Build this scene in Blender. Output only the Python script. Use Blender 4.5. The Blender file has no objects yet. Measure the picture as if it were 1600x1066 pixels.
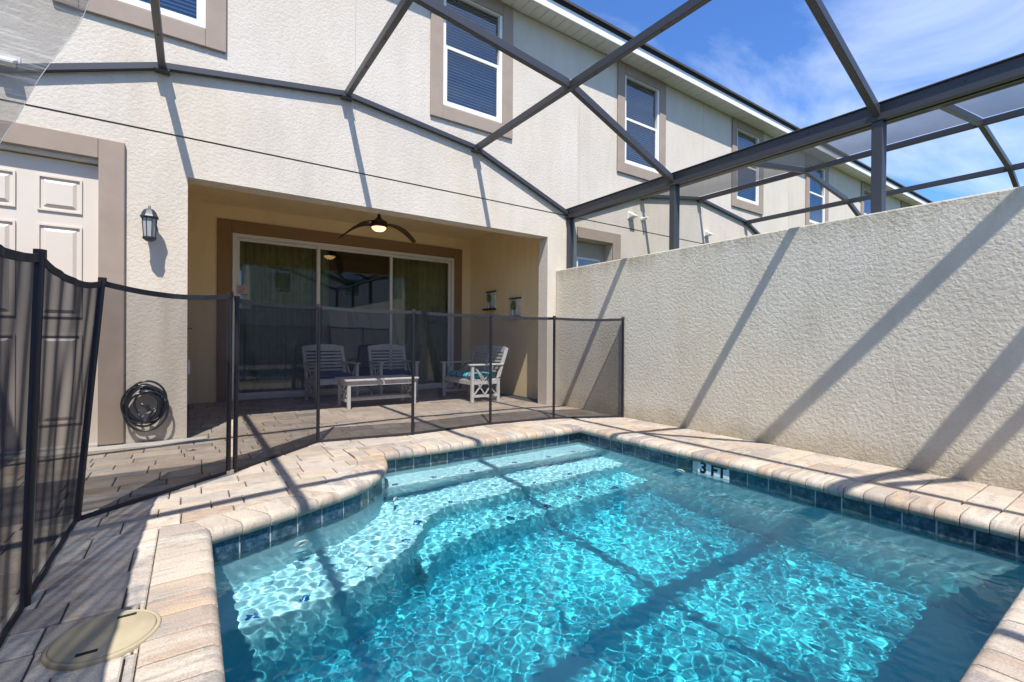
import bpy, math, random
import numpy as np
from mathutils import Vector, Matrix, noise
random.seed(7)
rng = np.random.default_rng(11)
S = bpy.context.scene
COL = S.collection

# ------------------------------------------------------------------ camera
CAM_H = .92
F0 = Vector((math.sin(math.radians(34.5)), math.cos(math.radians(34.5)), 0)); R0 = Vector((F0.y, -F0.x, 0)); U0 = Vector((0, 0, 1))
kp, rl = -3/728., math.radians(.4)
Fv = F0*math.cos(kp)+U0*math.sin(kp); Uv = -F0*math.sin(kp)+U0*math.cos(kp)
Rv = R0*math.cos(rl)+Uv*math.sin(rl); Uv = -R0*math.sin(rl)+Uv*math.cos(rl)
cd = bpy.data.cameras.new('camera'); cd.sensor_width = 36; cd.lens = 36*728/1600.; cd.clip_start = .02; cd.clip_end = 3000
cam = bpy.data.objects.new('camera', cd); COL.objects.link(cam)
M = Matrix((Rv, Uv, -Fv)).transposed().to_4x4(); M.translation = (0, 0, CAM_H); cam.matrix_world = M
S.camera = cam
def proj(p):
    q = Vector(p)-Vector((0, 0, CAM_H)); z = q.dot(Fv)
    if z < .05: return None
    return 800+728*q.dot(Rv)/z, 533-728*q.dot(Uv)/z, z

# ------------------------------------------------------------------ sky, sun, exposure
SUN = Vector((.225, .52, -1)).normalized()
elev = math.asin(-SUN.z); azim = math.atan2(-SUN.x, -SUN.y)
W = bpy.data.worlds.new("World"); S.world = W; W.use_nodes = True
wn, wl = W.node_tree.nodes, W.node_tree.links
bg = wn['Background']; bg.inputs[1].default_value = .15
sky = wn.new('ShaderNodeTexSky'); sky.sky_type = 'NISHITA'; sky.sun_disc = False
sky.sun_elevation = elev; sky.sun_rotation = azim; sky.air_density = 1.0; sky.dust_density = .3; sky.ozone_density = 3.0
tc = wn.new('ShaderNodeTexCoord'); sep = wn.new('ShaderNodeSeparateXYZ'); wl.new(tc.outputs['Generated'], sep.inputs[0])
def wmath(op, a, b):
    n = wn.new('ShaderNodeMath'); n.operation = op
    for i, x in enumerate((a, b)):
        if hasattr(x, 'links'): wl.new(x, n.inputs[i])
        else: n.inputs[i].default_value = x
    return n.outputs[0]
zz = wmath('MAXIMUM', wmath('ADD', sep.outputs[2], .12), .03)
cmb = wn.new('ShaderNodeCombineXYZ'); wl.new(wmath('DIVIDE', sep.outputs[0], zz), cmb.inputs[0]); wl.new(wmath('DIVIDE', sep.outputs[1], zz), cmb.inputs[1])
mp = wn.new('ShaderNodeMapping'); mp.inputs['Rotation'].default_value = (0, 0, math.radians(35)); mp.inputs['Scale'].default_value = (.55, 1.25, 1); mp.inputs['Location'].default_value = (5.1, 1.45, 0)
wl.new(cmb.outputs[0], mp.inputs[0])
n1 = wn.new('ShaderNodeTexNoise'); n1.inputs['Scale'].default_value = 1.1; n1.inputs['Detail'].default_value = 9; n1.inputs['Roughness'].default_value = .58; n1.inputs['Distortion'].default_value = .7
wl.new(mp.outputs[0], n1.inputs[0])
rp = wn.new('ShaderNodeValToRGB'); rp.color_ramp.elements[0].position = .44; rp.color_ramp.elements[1].position = .74
wl.new(n1.outputs[0], rp.inputs[0])
mixc = wn.new('ShaderNodeMixRGB'); mixc.inputs[2].default_value = (3.9, 4.45, 5.4, 1)
wl.new(wmath('MULTIPLY', rp.outputs[0], .8), mixc.inputs[0])
tint = wn.new('ShaderNodeMixRGB'); tint.blend_type = 'MULTIPLY'; tint.inputs[0].default_value = 1; tint.inputs[2].default_value = (.40, .61, .91, 1)
wl.new(sky.outputs[0], tint.inputs[1]); wl.new(tint.outputs[0], mixc.inputs[1]); wl.new(mixc.outputs[0], bg.inputs[0])
sl = bpy.data.lights.new('sun', 'SUN'); sl.energy = 4.1; sl.angle = math.radians(.53); sl.color = (1, .955, .89)
so = bpy.data.objects.new('sun', sl); COL.objects.link(so); so.rotation_euler = SUN.to_track_quat('-Z', 'Y').to_euler(); so.location = (-5, -10, 20)
sl.cycles.is_caustics_light = True
S.view_settings.view_transform = 'Standard'; S.view_settings.look = 'None'; S.view_settings.gamma = 1; S.view_settings.exposure = .86
S.view_settings.use_curve_mapping = False
S.cycles.max_bounces = 12; S.cycles.diffuse_bounces = 5; S.cycles.glossy_bounces = 4; S.cycles.transmission_bounces = 8; S.cycles.transparent_max_bounces = 16
S.cycles.caustics_refractive = True; S.cycles.caustics_reflective = False; S.cycles.sample_clamp_indirect = 6; S.cycles.use_denoising = True

# ------------------------------------------------------------------ helpers: meshes
class MB:
    def __init__(s): s.v = []; s.f = []; s.sm = []
    def add(s, v, f, sm=False):
        o = len(s.v); s.v += [tuple(p) for p in v]; s.f += [tuple(i+o for i in q) for q in f]; s.sm += [sm]*len(f); return s
    def box(s, a, b, mat=None):
        x, y, z = (min(a[i], b[i]) for i in range(3)); X, Y, Z = (max(a[i], b[i]) for i in range(3))
        v = [(x, y, z), (X, y, z), (X, Y, z), (x, Y, z), (x, y, Z), (X, y, Z), (X, Y, Z), (x, Y, Z)]
        if mat is not None: v = [mat @ Vector(p) for p in v]
        return s.add(v, [(0, 3, 2, 1), (4, 5, 6, 7), (0, 1, 5, 4), (1, 2, 6, 5), (2, 3, 7, 6), (3, 0, 4, 7)])
    def bar(s, p, q, w, h, up=(0, 0, 1), off=0.):
        p, q = Vector(p), Vector(q); d = (q-p); L = d.length; d.normalize(); up = Vector(up)
        if abs(d.dot(up)) > .98: up = Vector((0, 1, 0))
        x = d.cross(up).normalized(); u = x.cross(d).normalized()
        m = Matrix((x, d, u)).transposed().to_4x4(); m.translation = p
        return s.box((-w/2, 0, -h/2+off), (w/2, L, h/2+off), m)
    def tube(s, pts, r, n=8, closed=False, cap=True):
        pts = [Vector(p) for p in pts]; N = len(pts); rs = r if hasattr(r, '__len__') else [r]*N
        prev = None; v = []
        for i, p in enumerate(pts):
            t = (pts[(i+1) % N]-pts[i-1]) if closed else (pts[min(i+1, N-1)]-pts[max(i-1, 0)])
            t.normalize()
            a = prev if prev is not None else (Vector((0, 0, 1)) if abs(t.z) < .9 else Vector((1, 0, 0)))
            a = (a-t*a.dot(t)).normalized(); prev = a; b = t.cross(a)
            for k in range(n):
                c = 2*math.pi*k/n; v.append(p+(a*math.cos(c)+b*math.sin(c))*rs[i])
        f = []
        for i in range(N if closed else N-1):
            j = (i+1) % N
            for k in range(n): f.append((i*n+k, i*n+(k+1) % n, j*n+(k+1) % n, j*n+k))
        s.add(v, f, True)
        if not closed and cap:
            s.add(v[:n], [tuple(range(n))[::-1]]); s.add(v[-n:], [tuple(range(n))])
        return s
    def lathe(s, prof, c=(0, 0, 0), n=24, sm=True, ph=0.):
        v = []; f = []
        for r, z in prof:
            for k in range(n): a = 2*math.pi*k/n+ph; v.append((c[0]+r*math.cos(a), c[1]+r*math.sin(a), c[2]+z))
        for i in range(len(prof)-1):
            for k in range(n): f.append((i*n+k, i*n+(k+1) % n, (i+1)*n+(k+1) % n, (i+1)*n+k))
        s.add(v, f, sm)
        s.add(v[:n], [tuple(range(n))[::-1]]); s.add(v[-n:], [tuple(range(n))]); return s
    def prism(s, poly, z0, z1):
        n = len(poly); v = [(p[0], p[1], z0) for p in poly]+[(p[0], p[1], z1) for p in poly]
        return s.add(v, [tuple(range(n))[::-1], tuple(range(n, 2*n))]+[(i, (i+1) % n, n+(i+1) % n, n+i) for i in range(n)])
    def grid(s, fn, nu, nv, sm=True):
        v = [fn(i/nu, j/nv) for j in range(nv+1) for i in range(nu+1)]
        return s.add(v, [(j*(nu+1)+i, j*(nu+1)+i+1, (j+1)*(nu+1)+i+1, (j+1)*(nu+1)+i) for j in range(nv) for i in range(nu)], sm)
def mesh_of(name, mb, mat, origin=(0, 0, 0)):
    me = bpy.data.meshes.new(name); ox, oy, oz = origin
    me.from_pydata([(x-ox, y-oy, z-oz) for x, y, z in mb.v], [], mb.f)
    for m in (mat if isinstance(mat, (list, tuple)) else [mat]): me.materials.append(m)
    me.polygons.foreach_set('use_smooth', mb.sm); me.update(); return me
def wloc(o):
    v = Vector(o.location)
    while o.parent: o = o.parent; v += Vector(o.location)
    return v
def link(name, me, parent=None, loc=(0, 0, 0), kind=None, label=None, rot=None):
    """loc is in the world (parents are never rotated while building)"""
    o = bpy.data.objects.new(name, me); COL.objects.link(o)
    if parent is not None: o.parent = parent; o.location = Vector(loc)-wloc(parent)
    else: o.location = loc
    if rot is not None: o.rotation_euler = rot
    if kind: o['kind'] = kind
    if label: o['label'] = label
    return o
def obj(name, mb, mat, parent=None, bevel=0, kind=None, label=None, origin=None, seg=1):
    """mb in world coordinates"""
    if origin is None: origin = wloc(parent) if parent is not None else Vector((0, 0, 0))
    o = link(name, mesh_of(name, mb, mat, origin), parent, origin, kind, label)
    if bevel:
        b = o.modifiers.new('bevel', 'BEVEL'); b.width = bevel; b.segments = seg; b.limit_method = 'ANGLE'; b.angle_limit = math.radians(40)
    return o
def tag(o, label, cat, group=None):
    o['label'] = label; o['category'] = cat
    if group: o['group'] = group
    return o
def thing(name, loc, label, cat, group=None):
    o = bpy.data.objects.new(name, None); o.empty_display_size = .2; COL.objects.link(o); o.location = loc
    return tag(o, label, cat, group)
def copy_tree(o, parent=None):
    c = o.copy(); COL.objects.link(c); c.parent = parent
    for ch in list(o.children):
        copy_tree(ch, c)
    return c

# ------------------------------------------------------------------ helpers: materials
def new_mat(name):
    m = bpy.data.materials.new(name); m.use_nodes = True; return m, m.node_tree.nodes, m.node_tree.links, m.node_tree.nodes['Principled BSDF']
def tex(n, l, kind, scale, detail=4, rough=.55, coord='Object', dist=0, map_scale=None):
    t = n.new('ShaderNodeTexCoord'); src = t.outputs[coord]
    if coord == 'World':
        pass
    if map_scale:
        mpp = n.new('ShaderNodeMapping'); mpp.inputs['Scale'].default_value = map_scale; l.new(src, mpp.inputs[0]); src = mpp.outputs[0]
    k = n.new(kind); k.inputs['Scale'].default_value = scale
    if kind == 'ShaderNodeTexNoise': k.inputs['Detail'].default_value = detail; k.inputs['Roughness'].default_value = rough; k.inputs['Distortion'].default_value = dist
    l.new(src, k.inputs['Vector']); return k
def ramp(n, l, src, stops):
    r = n.new('ShaderNodeValToRGB'); e = r.color_ramp.elements
    while len(e) < len(stops): e.new(.5)
    for i, (p, c) in enumerate(stops): e[i].position = p; e[i].color = (*c, 1) if len(c) == 3 else c
    l.new(src, r.inputs[0]); return r
def mixrgb(n, l, mode, fac, a, b):
    m = n.new('ShaderNodeMixRGB'); m.blend_type = mode
    for i, x in enumerate((fac, a, b)):
        if hasattr(x, 'links'): l.new(x, m.inputs[i])
        elif i == 0: m.inputs[0].default_value = x
        else: m.inputs[i].default_value = (*x, 1)
    return m.outputs[0]
def mth(n, l, op, a, b=0.):
    k = n.new('ShaderNodeMath'); k.operation = op
    for i, x in enumerate((a, b)):
        if hasattr(x, 'links'): l.new(x, k.inputs[i])
        else: k.inputs[i].default_value = x
    return k.outputs[0]
def bump(n, l, bsdf, height, strength, dist):
    b = n.new('ShaderNodeBump'); b.inputs['Strength'].default_value = strength; b.inputs['Distance'].default_value = dist
    l.new(height, b.inputs['Height']); l.new(b.outputs[0], bsdf.inputs['Normal']); return b
def simple(name, c, rough=.5, metal=0, var=.06, scale=8, bmp=0, spec=.5):
    m, n, l, p = new_mat(name)
    t = tex(n, l, 'ShaderNodeTexNoise', scale, 5, .6)
    r = ramp(n, l, t.outputs[0], [(.3, tuple(x*(1-var) for x in c)), (.7, tuple(min(1, x*(1+var)) for x in c))])
    l.new(r.outputs[0], p.inputs['Base Color']); p.inputs['Roughness'].default_value = rough; p.inputs['Metallic'].default_value = metal
    p.inputs['Specular IOR Level'].default_value = spec
    if bmp: bump(n, l, p, t.outputs[0], bmp, .003)
    return m
def stucco(name, c, bs=.5, dist=.006, stain=.12, sc=1., grime=False):
    m, n, l, p = new_mat(name); p.inputs['Roughness'].default_value = .92; p.inputs['Specular IOR Level'].default_value = .15
    a = tex(n, l, 'ShaderNodeTexNoise', 75*sc, 6, .6, dist=.2); b = tex(n, l, 'ShaderNodeTexNoise', 34*sc, 3, .5, dist=.35); w = tex(n, l, 'ShaderNodeTexNoise', 1.1, 6, .65)
    w2 = tex(n, l, 'ShaderNodeTexNoise', 2.2, 5, .7, map_scale=(2.2, 2.2, .35))
    base = ramp(n, l, w.outputs[0], [(.25, tuple(x*(1-stain) for x in c)), (.55, c), (.8, tuple(min(1, x*1.05) for x in c))])
    st = ramp(n, l, w2.outputs[0], [(.35, (.86, .84, .79)), (.56, (1, 1, 1))])
    cc = mixrgb(n, l, 'MULTIPLY', .45, base.outputs[0], st.outputs[0])
    sp = ramp(n, l, a.outputs[0], [(.3, (.86, .86, .86)), (.55, (1.0, 1.0, 1.0))])
    cc = mixrgb(n, l, 'MULTIPLY', .5, cc, sp.outputs[0])
    yw = tex(n, l, 'ShaderNodeTexNoise', .9, 3, .5); ywr = ramp(n, l, yw.outputs[0], [(.45, (1, 1, 1)), (.66, (1.0, .965, .89))]); cc = mixrgb(n, l, 'MULTIPLY', .6, cc, ywr.outputs[0])
    if grime:      # drip marks under the cap and splash dirt at the foot, each with its own outline
        geo = n.new('ShaderNodeNewGeometry'); sx = n.new('ShaderNodeSeparateXYZ'); l.new(geo.outputs['Position'], sx.inputs[0])
        dn = tex(n, l, 'ShaderNodeTexNoise', 6, 5, .7, map_scale=(1, 1.6, .22)); mt_ = n.new('ShaderNodeMapRange'); mt_.inputs[1].default_value = 1.45; mt_.inputs[2].default_value = 1.9; l.new(sx.outputs[2], mt_.inputs[0])
        dr_ = ramp(n, l, mth(n, l, 'MULTIPLY', dn.outputs[0], mt_.outputs[0]), [(.30, (1, 1, 1)), (.62, (.60, .58, .50))]); cc = mixrgb(n, l, 'MULTIPLY', .8, cc, dr_.outputs[0])
        mb_ = n.new('ShaderNodeMapRange'); mb_.inputs[1].default_value = .35; mb_.inputs[2].default_value = 0; l.new(sx.outputs[2], mb_.inputs[0])
        sn = tex(n, l, 'ShaderNodeTexNoise', 5, 6, .7); sr = ramp(n, l, mth(n, l, 'MULTIPLY', sn.outputs[0], mb_.outputs[0]), [(.18, (1, 1, 1)), (.55, (.66, .61, .50))]); cc = mixrgb(n, l, 'MULTIPLY', .8, cc, sr.outputs[0])
    l.new(cc, p.inputs['Base Color'])
    bb = ramp(n, l, b.outputs[0], [(.36, (0, 0, 0)), (.62, (1, 1, 1))])
    h = mth(n, l, 'ADD', mth(n, l, 'MULTIPLY', a.outputs[0], .8), mth(n, l, 'MULTIPLY', bb.outputs[0], .45))
    bump(n, l, p, h, bs, dist); return m
def mesh_fabric(name, T0, thread, streak=0.):
    """woven screen: what passes through falls with the angle at which the weave is met"""
    m, n, l, p = new_mat(name); out = n['Material Output']; n.remove(p)
    g = n.new('ShaderNodeNewGeometry'); d = n.new('ShaderNodeVectorMath'); d.operation = 'DOT_PRODUCT'
    l.new(g.outputs['Normal'], d.inputs[0]); l.new(g.outputs['Incoming'], d.inputs[1])
    c = mth(n, l, 'MAXIMUM', mth(n, l, 'ABSOLUTE', d.outputs['Value']), .16)
    t = mth(n, l, 'POWER', T0, mth(n, l, 'DIVIDE', 1., c))
    df = n.new('ShaderNodeBsdfDiffuse'); df.inputs[0].default_value = (*thread, 1)
    if streak:
        s1 = tex(n, l, 'ShaderNodeTexNoise', 30, 3, .5, map_scale=(2.2, 1, .5))
        s1.inputs['Distortion'].default_value = .3
        tcn = [x for x in n if x.type == 'MAPPING'][-1]; tcn.inputs['Rotation'].default_value = (0, math.radians(58), 0); tcn.inputs['Scale'].default_value = (.25, 1, 4)
        r = ramp(n, l, s1.outputs[0], [(.5, (thread)), (.75, (.6, .6, .6))]); l.new(r.outputs[0], df.inputs[0])
        t = mth(n, l, 'MULTIPLY', t, mth(n, l, 'SUBTRACT', 1., mth(n, l, 'MULTIPLY', s1.outputs[0], streak)))
    tl = n.new('ShaderNodeBsdfTranslucent'); tl.inputs[0].default_value = (*thread, 1)
    ms = n.new('ShaderNodeMixShader'); ms.inputs[0].default_value = .3; l.new(df.outputs[0], ms.inputs[1]); l.new(tl.outputs[0], ms.inputs[2])
    tr = n.new('ShaderNodeBsdfTransparent'); mx = n.new('ShaderNodeMixShader')
    l.new(t, mx.inputs[0]); l.new(ms.outputs[0], mx.inputs[1]); l.new(tr.outputs[0], mx.inputs[2]); l.new(mx.outputs[0], out.inputs[0]); return m
def pane_glass(name, refl, tintc=(.8, .85, .85), ior=1.5):
    m, n, l, p = new_mat(name); out = n['Material Output']; n.remove(p)
    fr = n.new('ShaderNodeFresnel'); fr.inputs[0].default_value = ior
    gl = n.new('ShaderNodeBsdfGlossy'); gl.inputs['Roughness'].default_value = .015; gl.inputs[0].default_value = (.9, .95, 1, 1)
    wv = tex(n, l, 'ShaderNodeTexNoise', 1.3, 1, .5); bb = n.new('ShaderNodeBump'); bb.inputs['Strength'].default_value = .06; bb.inputs['Distance'].default_value = .02
    l.new(wv.outputs[0], bb.inputs['Height']); l.new(bb.outputs[0], gl.inputs['Normal'])
    tr = n.new('ShaderNodeBsdfTransparent'); tr.inputs[0].default_value = (*tintc, 1)
    mx = n.new('ShaderNodeMixShader'); l.new(mth(n, l, 'MINIMUM', mth(n, l, 'ADD', fr.outputs[0], refl), .9), mx.inputs[0])
    l.new(tr.outputs[0], mx.inputs[1]); l.new(gl.outputs[0], mx.inputs[2]); l.new(mx.outputs[0], out.inputs[0]); return m
def stone(name, palette, island=False, streaky=(1, 1, 1), bs=.35):
    m, n, l, p = new_mat(name); p.inputs['Roughness'].default_value = .85; p.inputs['Specular IOR Level'].default_value = .25
    if island: g = n.new('ShaderNodeNewGeometry'); rnd = g.outputs['Random Per Island']
    else: g = n.new('ShaderNodeObjectInfo'); rnd = g.outputs['Random']
    N = len(palette); r1 = ramp(n, l, rnd, [(i/(N-1), c) for i, c in enumerate(palette)])
    rr = mth(n, l, 'FRACT', mth(n, l, 'MULTIPLY', rnd, 7.31)); r2 = ramp(n, l, rr, [(i/(N-1), c) for i, c in enumerate(palette[::-1])])
    # blend of two pigments inside one stone, laid in streaks
    t = n.new('ShaderNodeTexCoord'); geo = n.new('ShaderNodeNewGeometry'); mpp = n.new('ShaderNodeMapping'); mpp.inputs['Scale'].default_value = streaky
    l.new(geo.outputs['Position'], mpp.inputs[0])
    off = n.new('ShaderNodeVectorMath'); off.operation = 'ADD'; l.new(mpp.outputs[0], off.inputs[0])
    cx = n.new('ShaderNodeCombineXYZ'); l.new(mth(n, l, 'MULTIPLY', rnd, 37.), cx.inputs[0]); l.new(mth(n, l, 'MULTIPLY', rr, 19.), cx.inputs[2]); l.new(cx.outputs[0], off.inputs[1])
    k = n.new('ShaderNodeTexNoise'); k.inputs['Scale'].default_value = 7; k.inputs['Detail'].default_value = 5; k.inputs['Roughness'].default_value = .6; k.inputs['Distortion'].default_value = .5; l.new(off.outputs[0], k.inputs['Vector'])
    kr = ramp(n, l, k.outputs[0], [(.42, (0, 0, 0)), (.60, (1, 1, 1))])
    c = mixrgb(n, l, 'MIX', kr.outputs[0], r1.outputs[0], r2.outputs[0])
    k2 = n.new('ShaderNodeTexNoise'); k2.inputs['Scale'].default_value = 11; k2.inputs['Detail'].default_value = 6; k2.inputs['Roughness'].default_value = .7; l.new(off.outputs[0], k2.inputs['Vector'])
    k2r = ramp(n, l, k2.outputs[0], [(.52, (0, 0, 0)), (.72, (1, 1, 1))]); c = mixrgb(n, l, 'MIX', mth(n, l, 'MULTIPLY', k2r.outputs[0], .7), c, (.21, .195, .195))
    q = n.new('ShaderNodeTexNoise'); q.inputs['Scale'].default_value = 160; q.inputs['Detail'].default_value = 3; l.new(geo.outputs['Position'], q.inputs['Vector'])
    qr = ramp(n, l, q.outputs[0], [(.3, (.66, .64, .62)), (.6, (1.08, 1.07, 1.05))])
    c = mixrgb(n, l, 'MULTIPLY', .7, c, qr.outputs[0])
    w = n.new('ShaderNodeTexNoise'); w.inputs['Scale'].default_value = 1.4; w.inputs['Detail'].default_value = 4; l.new(geo.outputs['Position'], w.inputs['Vector'])
    wr = ramp(n, l, w.outputs[0], [(.35, (.82, .81, .8)), (.6, (1, 1, 1))]); c = mixrgb(n, l, 'MULTIPLY', .6, c, wr.outputs[0])
    l.new(c, p.inputs['Base Color'])
    h = mth(n, l, 'ADD', mth(n, l, 'MULTIPLY', k.outputs[0], 1.2), q.outputs[0]); bump(n, l, p, h, bs, .004); return m

FAC = stucco('facade stucco', (.62, .56, .485), .5, .006, .10, 1.0)
WALLM = stucco('wall stucco', (.64, .59, .49), .5, .008, .14, 1.0, True)
INNER = stucco('patio stucco', (.88, .72, .44), .35, .004, .05, 1.2)
TRIM = simple('taupe trim', (.31, .245, .195), .85, var=.07, scale=5, bmp=.3)
TRIMI = simple('patio door trim', (.27, .175, .085), .85, var=.05, scale=5, bmp=.2)
WHITE = simple('white vinyl', (.74, .73, .70), .35, var=.02)
SOFF = simple('soffit vinyl', (.62, .60, .56), .55, var=.03)
FASC = simple('fascia', (.80, .79, .77), .4, var=.03)
SHING = simple('roof shingle', (.055, .05, .048), .95, var=.3, scale=30, bmp=.6)
BRONZE = simple('bronze aluminium', (.040, .041, .047), .42, metal=.0, var=.04, scale=5, spec=.6)
BLACK = simple('black fence pole', (.012, .012, .016), .35, var=.1)
BLACKB = simple('black binding', (.016, .017, .022), .75, var=.1)
CAPM = simple('post cap', (.035, .02, .018), .5)
DOORM = simple('door paint', (.62, .55, .47), .45, var=.03, scale=2)
IRON = simple('dark lantern metal', (.03, .035, .045), .4, var=.2)
WOODG = simple('weathered grey wood', (.54, .53, .51), .8, var=.16, scale=14, bmp=.3)
FANM = simple('dark mahogany', (.035, .014, .010), .4, var=.2)
BLUEC = simple('navy cushion', (.012, .035, .14), .9, var=.15, scale=20)
RUB = simple('hose rubber', (.018, .022, .024), .28, var=.15, spec=.7)
LIDM = simple('tan plastic lid', (.36, .305, .205), .85, var=.12, scale=9, bmp=.3, spec=.2)
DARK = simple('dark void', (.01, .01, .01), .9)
CONC = simple('pale concrete strip', (.50, .47, .42), .85, var=.1, scale=9, bmp=.3)
SAND = simple('joint sand', (.045, .040, .035), .95, var=.2, scale=30)
GROUT = simple('pool grout', (.58, .60, .57), .8, var=.08, scale=30)
CURT = simple('olive curtain', (.34, .39, .17), .85, var=.15, scale=6)
ROOM = simple('room wall', (.28, .24, .18), .9)
BLIND = simple('white blind', (.50, .51, .50), .5, var=.03)
GREEN = simple('green leaf', (.14, .27, .07), .5, var=.3, scale=30)
PLAQ = simple('sconce board', (.68, .68, .62), .7, var=.15, scale=20)
PAPER = simple('notice paper', (.55, .42, .42), .7, var=.1, scale=60)
MESHF = mesh_fabric('fence mesh', .60, (.020, .024, .040))
SCREEN = mesh_fabric('roof screen', .80, (.10, .105, .12))
FLAP = mesh_fabric('loose screen', .62, (.13, .135, .14), .3)
GLASSW = pane_glass('window glass', .10, (.70, .76, .80))
GLASSD = pane_glass('sliding door glass', .06, (.74, .78, .74), 1.6)
PAV = [tuple(.92*q for q in c_) for c_ in [(.44, .36, .28), (.54, .46, .36), (.30, .26, .225), (.47, .41, .35), (.40, .29, .21), (.52, .46, .385), (.35, .315, .29)]]
COP = [tuple(.90*q for q in c_) for c_ in [(.52, .45, .37), (.58, .52, .44), (.48, .345, .235), (.36, .32, .29), (.56, .48, .385), (.29, .265, .255), (.54, .46, .37)]]
PAVM = stone('paver blend', PAV, False, (1, 1.6, 1)); PAVI = stone('paver blend far', PAV, True, (1, 1.6, 1))
PAVG = stone('grey paver blend', [(.40, .36, .32), (.54, .48, .41), (.24, .235, .235), (.46, .36, .28), (.58, .52, .44), (.33, .30, .27)], False, (1, 1.6, 1))
COPX = stone('coping stone streaked along x', COP, False, (.45, 3.2, 1), .3); COPY = stone('coping stone streaked along y', COP, False, (3.2, .45, 1), .3)

def tile_mat():
    m, n, l, p = new_mat('blue glass tile'); p.inputs['Roughness'].default_value = .18; p.inputs['Specular IOR Level'].default_value = .6
    oi = n.new('ShaderNodeObjectInfo'); geo = n.new('ShaderNodeNewGeometry')
    off = n.new('ShaderNodeVectorMath'); off.operation = 'ADD'; cx = n.new('ShaderNodeCombineXYZ'); l.new(mth(n, l, 'MULTIPLY', oi.outputs['Random'], 50.), cx.inputs[0]); l.new(geo.outputs['Position'], off.inputs[0]); l.new(cx.outputs[0], off.inputs[1])
    k = n.new('ShaderNodeTexNoise'); k.inputs['Scale'].default_value = 28; k.inputs['Detail'].default_value = 7; k.inputs['Roughness'].default_value = .75; l.new(off.outputs[0], k.inputs['Vector'])
    r = ramp(n, l, k.outputs[0], [(.28, (.008, .014, .024)), (.44, (.022, .045, .07)), (.54, (.05, .09, .125)), (.64, (.14, .17, .19)), (.76, (.30, .31, .32))])
    rr = ramp(n, l, oi.outputs['Random'], [(0, (.7, .9, 1.1)), (.6, (1, 1, 1)), (.85, (1.2, 1, .8)), (1, (1.6, 1.1, .8))])
    l.new(mixrgb(n, l, 'MULTIPLY', 1, r.outputs[0], rr.outputs[0]), p.inputs['Base Color']); bump(n, l, p, k.outputs[0], .25, .003); return m
TILE = tile_mat()
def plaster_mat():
    # pool plaster: water's absorption of light put into the colour, bluer with depth
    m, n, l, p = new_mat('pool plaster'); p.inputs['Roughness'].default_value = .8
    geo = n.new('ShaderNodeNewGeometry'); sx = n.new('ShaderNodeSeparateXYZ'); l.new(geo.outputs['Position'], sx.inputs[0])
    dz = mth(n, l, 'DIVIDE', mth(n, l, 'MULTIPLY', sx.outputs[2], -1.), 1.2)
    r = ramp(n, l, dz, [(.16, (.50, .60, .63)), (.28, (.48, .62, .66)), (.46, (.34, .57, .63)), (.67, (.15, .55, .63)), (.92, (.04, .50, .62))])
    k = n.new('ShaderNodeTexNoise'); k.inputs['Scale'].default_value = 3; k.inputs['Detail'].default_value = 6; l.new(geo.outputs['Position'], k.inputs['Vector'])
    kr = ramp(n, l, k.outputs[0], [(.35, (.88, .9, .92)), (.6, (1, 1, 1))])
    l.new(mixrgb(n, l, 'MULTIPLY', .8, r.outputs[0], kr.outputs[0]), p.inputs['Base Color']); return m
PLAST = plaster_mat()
def water_mat():
    m, n, l, p = new_mat('pool water'); out = n['Material Output']; n.remove(p)
    g = n.new('ShaderNodeBsdfGlass'); g.inputs['IOR'].default_value = 1.33; g.inputs['Roughness'].default_value = 0; g.inputs[0].default_value = (.82, .985, 1, 1)
    l.new(g.outputs[0], out.inputs[0]); return m
WATER = water_mat()
def stripe_mat():
    m, n, l, p = new_mat('teal striped cushion'); p.inputs['Roughness'].default_value = .85
    t = tex(n, l, 'ShaderNodeTexNoise', 2, 2, .5); tcn = n.new('ShaderNodeTexCoord'); sx = n.new('ShaderNodeSeparateXYZ'); l.new(tcn.outputs['Object'], sx.inputs[0])
    s = mth(n, l, 'FRACT', mth(n, l, 'MULTIPLY', mth(n, l, 'ADD', sx.outputs[0], mth(n, l, 'MULTIPLY', t.outputs[0], .03)), 5.5))
    r = ramp(n, l, s, [(0, (.03, .42, .50)), (.28, (.03, .45, .54)), (.30, (.45, .62, .60)), (.42, (.45, .62, .60)), (.44, (.01, .14, .32)), (.7, (.01, .16, .38)), (.72, (.10, .50, .50))])
    r.color_ramp.interpolation = 'CONSTANT'; l.new(r.outputs[0], p.inputs['Base Color']); return m
STRIPE = stripe_mat()
def emit(name, c, s):
    m, n, l, p = new_mat(name); p.inputs['Base Color'].default_value = (*c, 1); p.inputs['Emission Color'].default_value = (*c, 1); p.inputs['Emission Strength'].default_value = s; return m
LAMP = emit('amber lamp glass', (1, .60, .24), 1.6)
FROST = simple('frosted lantern glass', (.36, .36, .35), .25, var=.05)

# ------------------------------------------------------------------ ground
g = MB(); HX0, HX1, HY0, HY1 = -.3, 3.75, .0, 3.9
O = 400
g.add([(-O, -O, 0), (HX0, -O, 0), (HX0, O, 0), (-O, O, 0)], [(0, 1, 2, 3)]); g.add([(HX1, -O, 0), (O, -O, 0), (O, O, 0), (HX1, O, 0)], [(0, 1, 2, 3)])
g.add([(HX0, -O, 0), (HX1, -O, 0), (HX1, HY0, 0), (HX0, HY0, 0)], [(0, 1, 2, 3)]); g.add([(HX0, HY1, 0), (HX1, HY1, 0), (HX1, O, 0), (HX0, O, 0)], [(0, 1, 2, 3)])
for i in range(len(g.v)): x, y, z = g.v[i]; g.v[i] = (x, y, -.075)
obj('ground', g, simple('lawn soil', (.09, .11, .05), .95, var=.3, scale=3), kind='structure')

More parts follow.
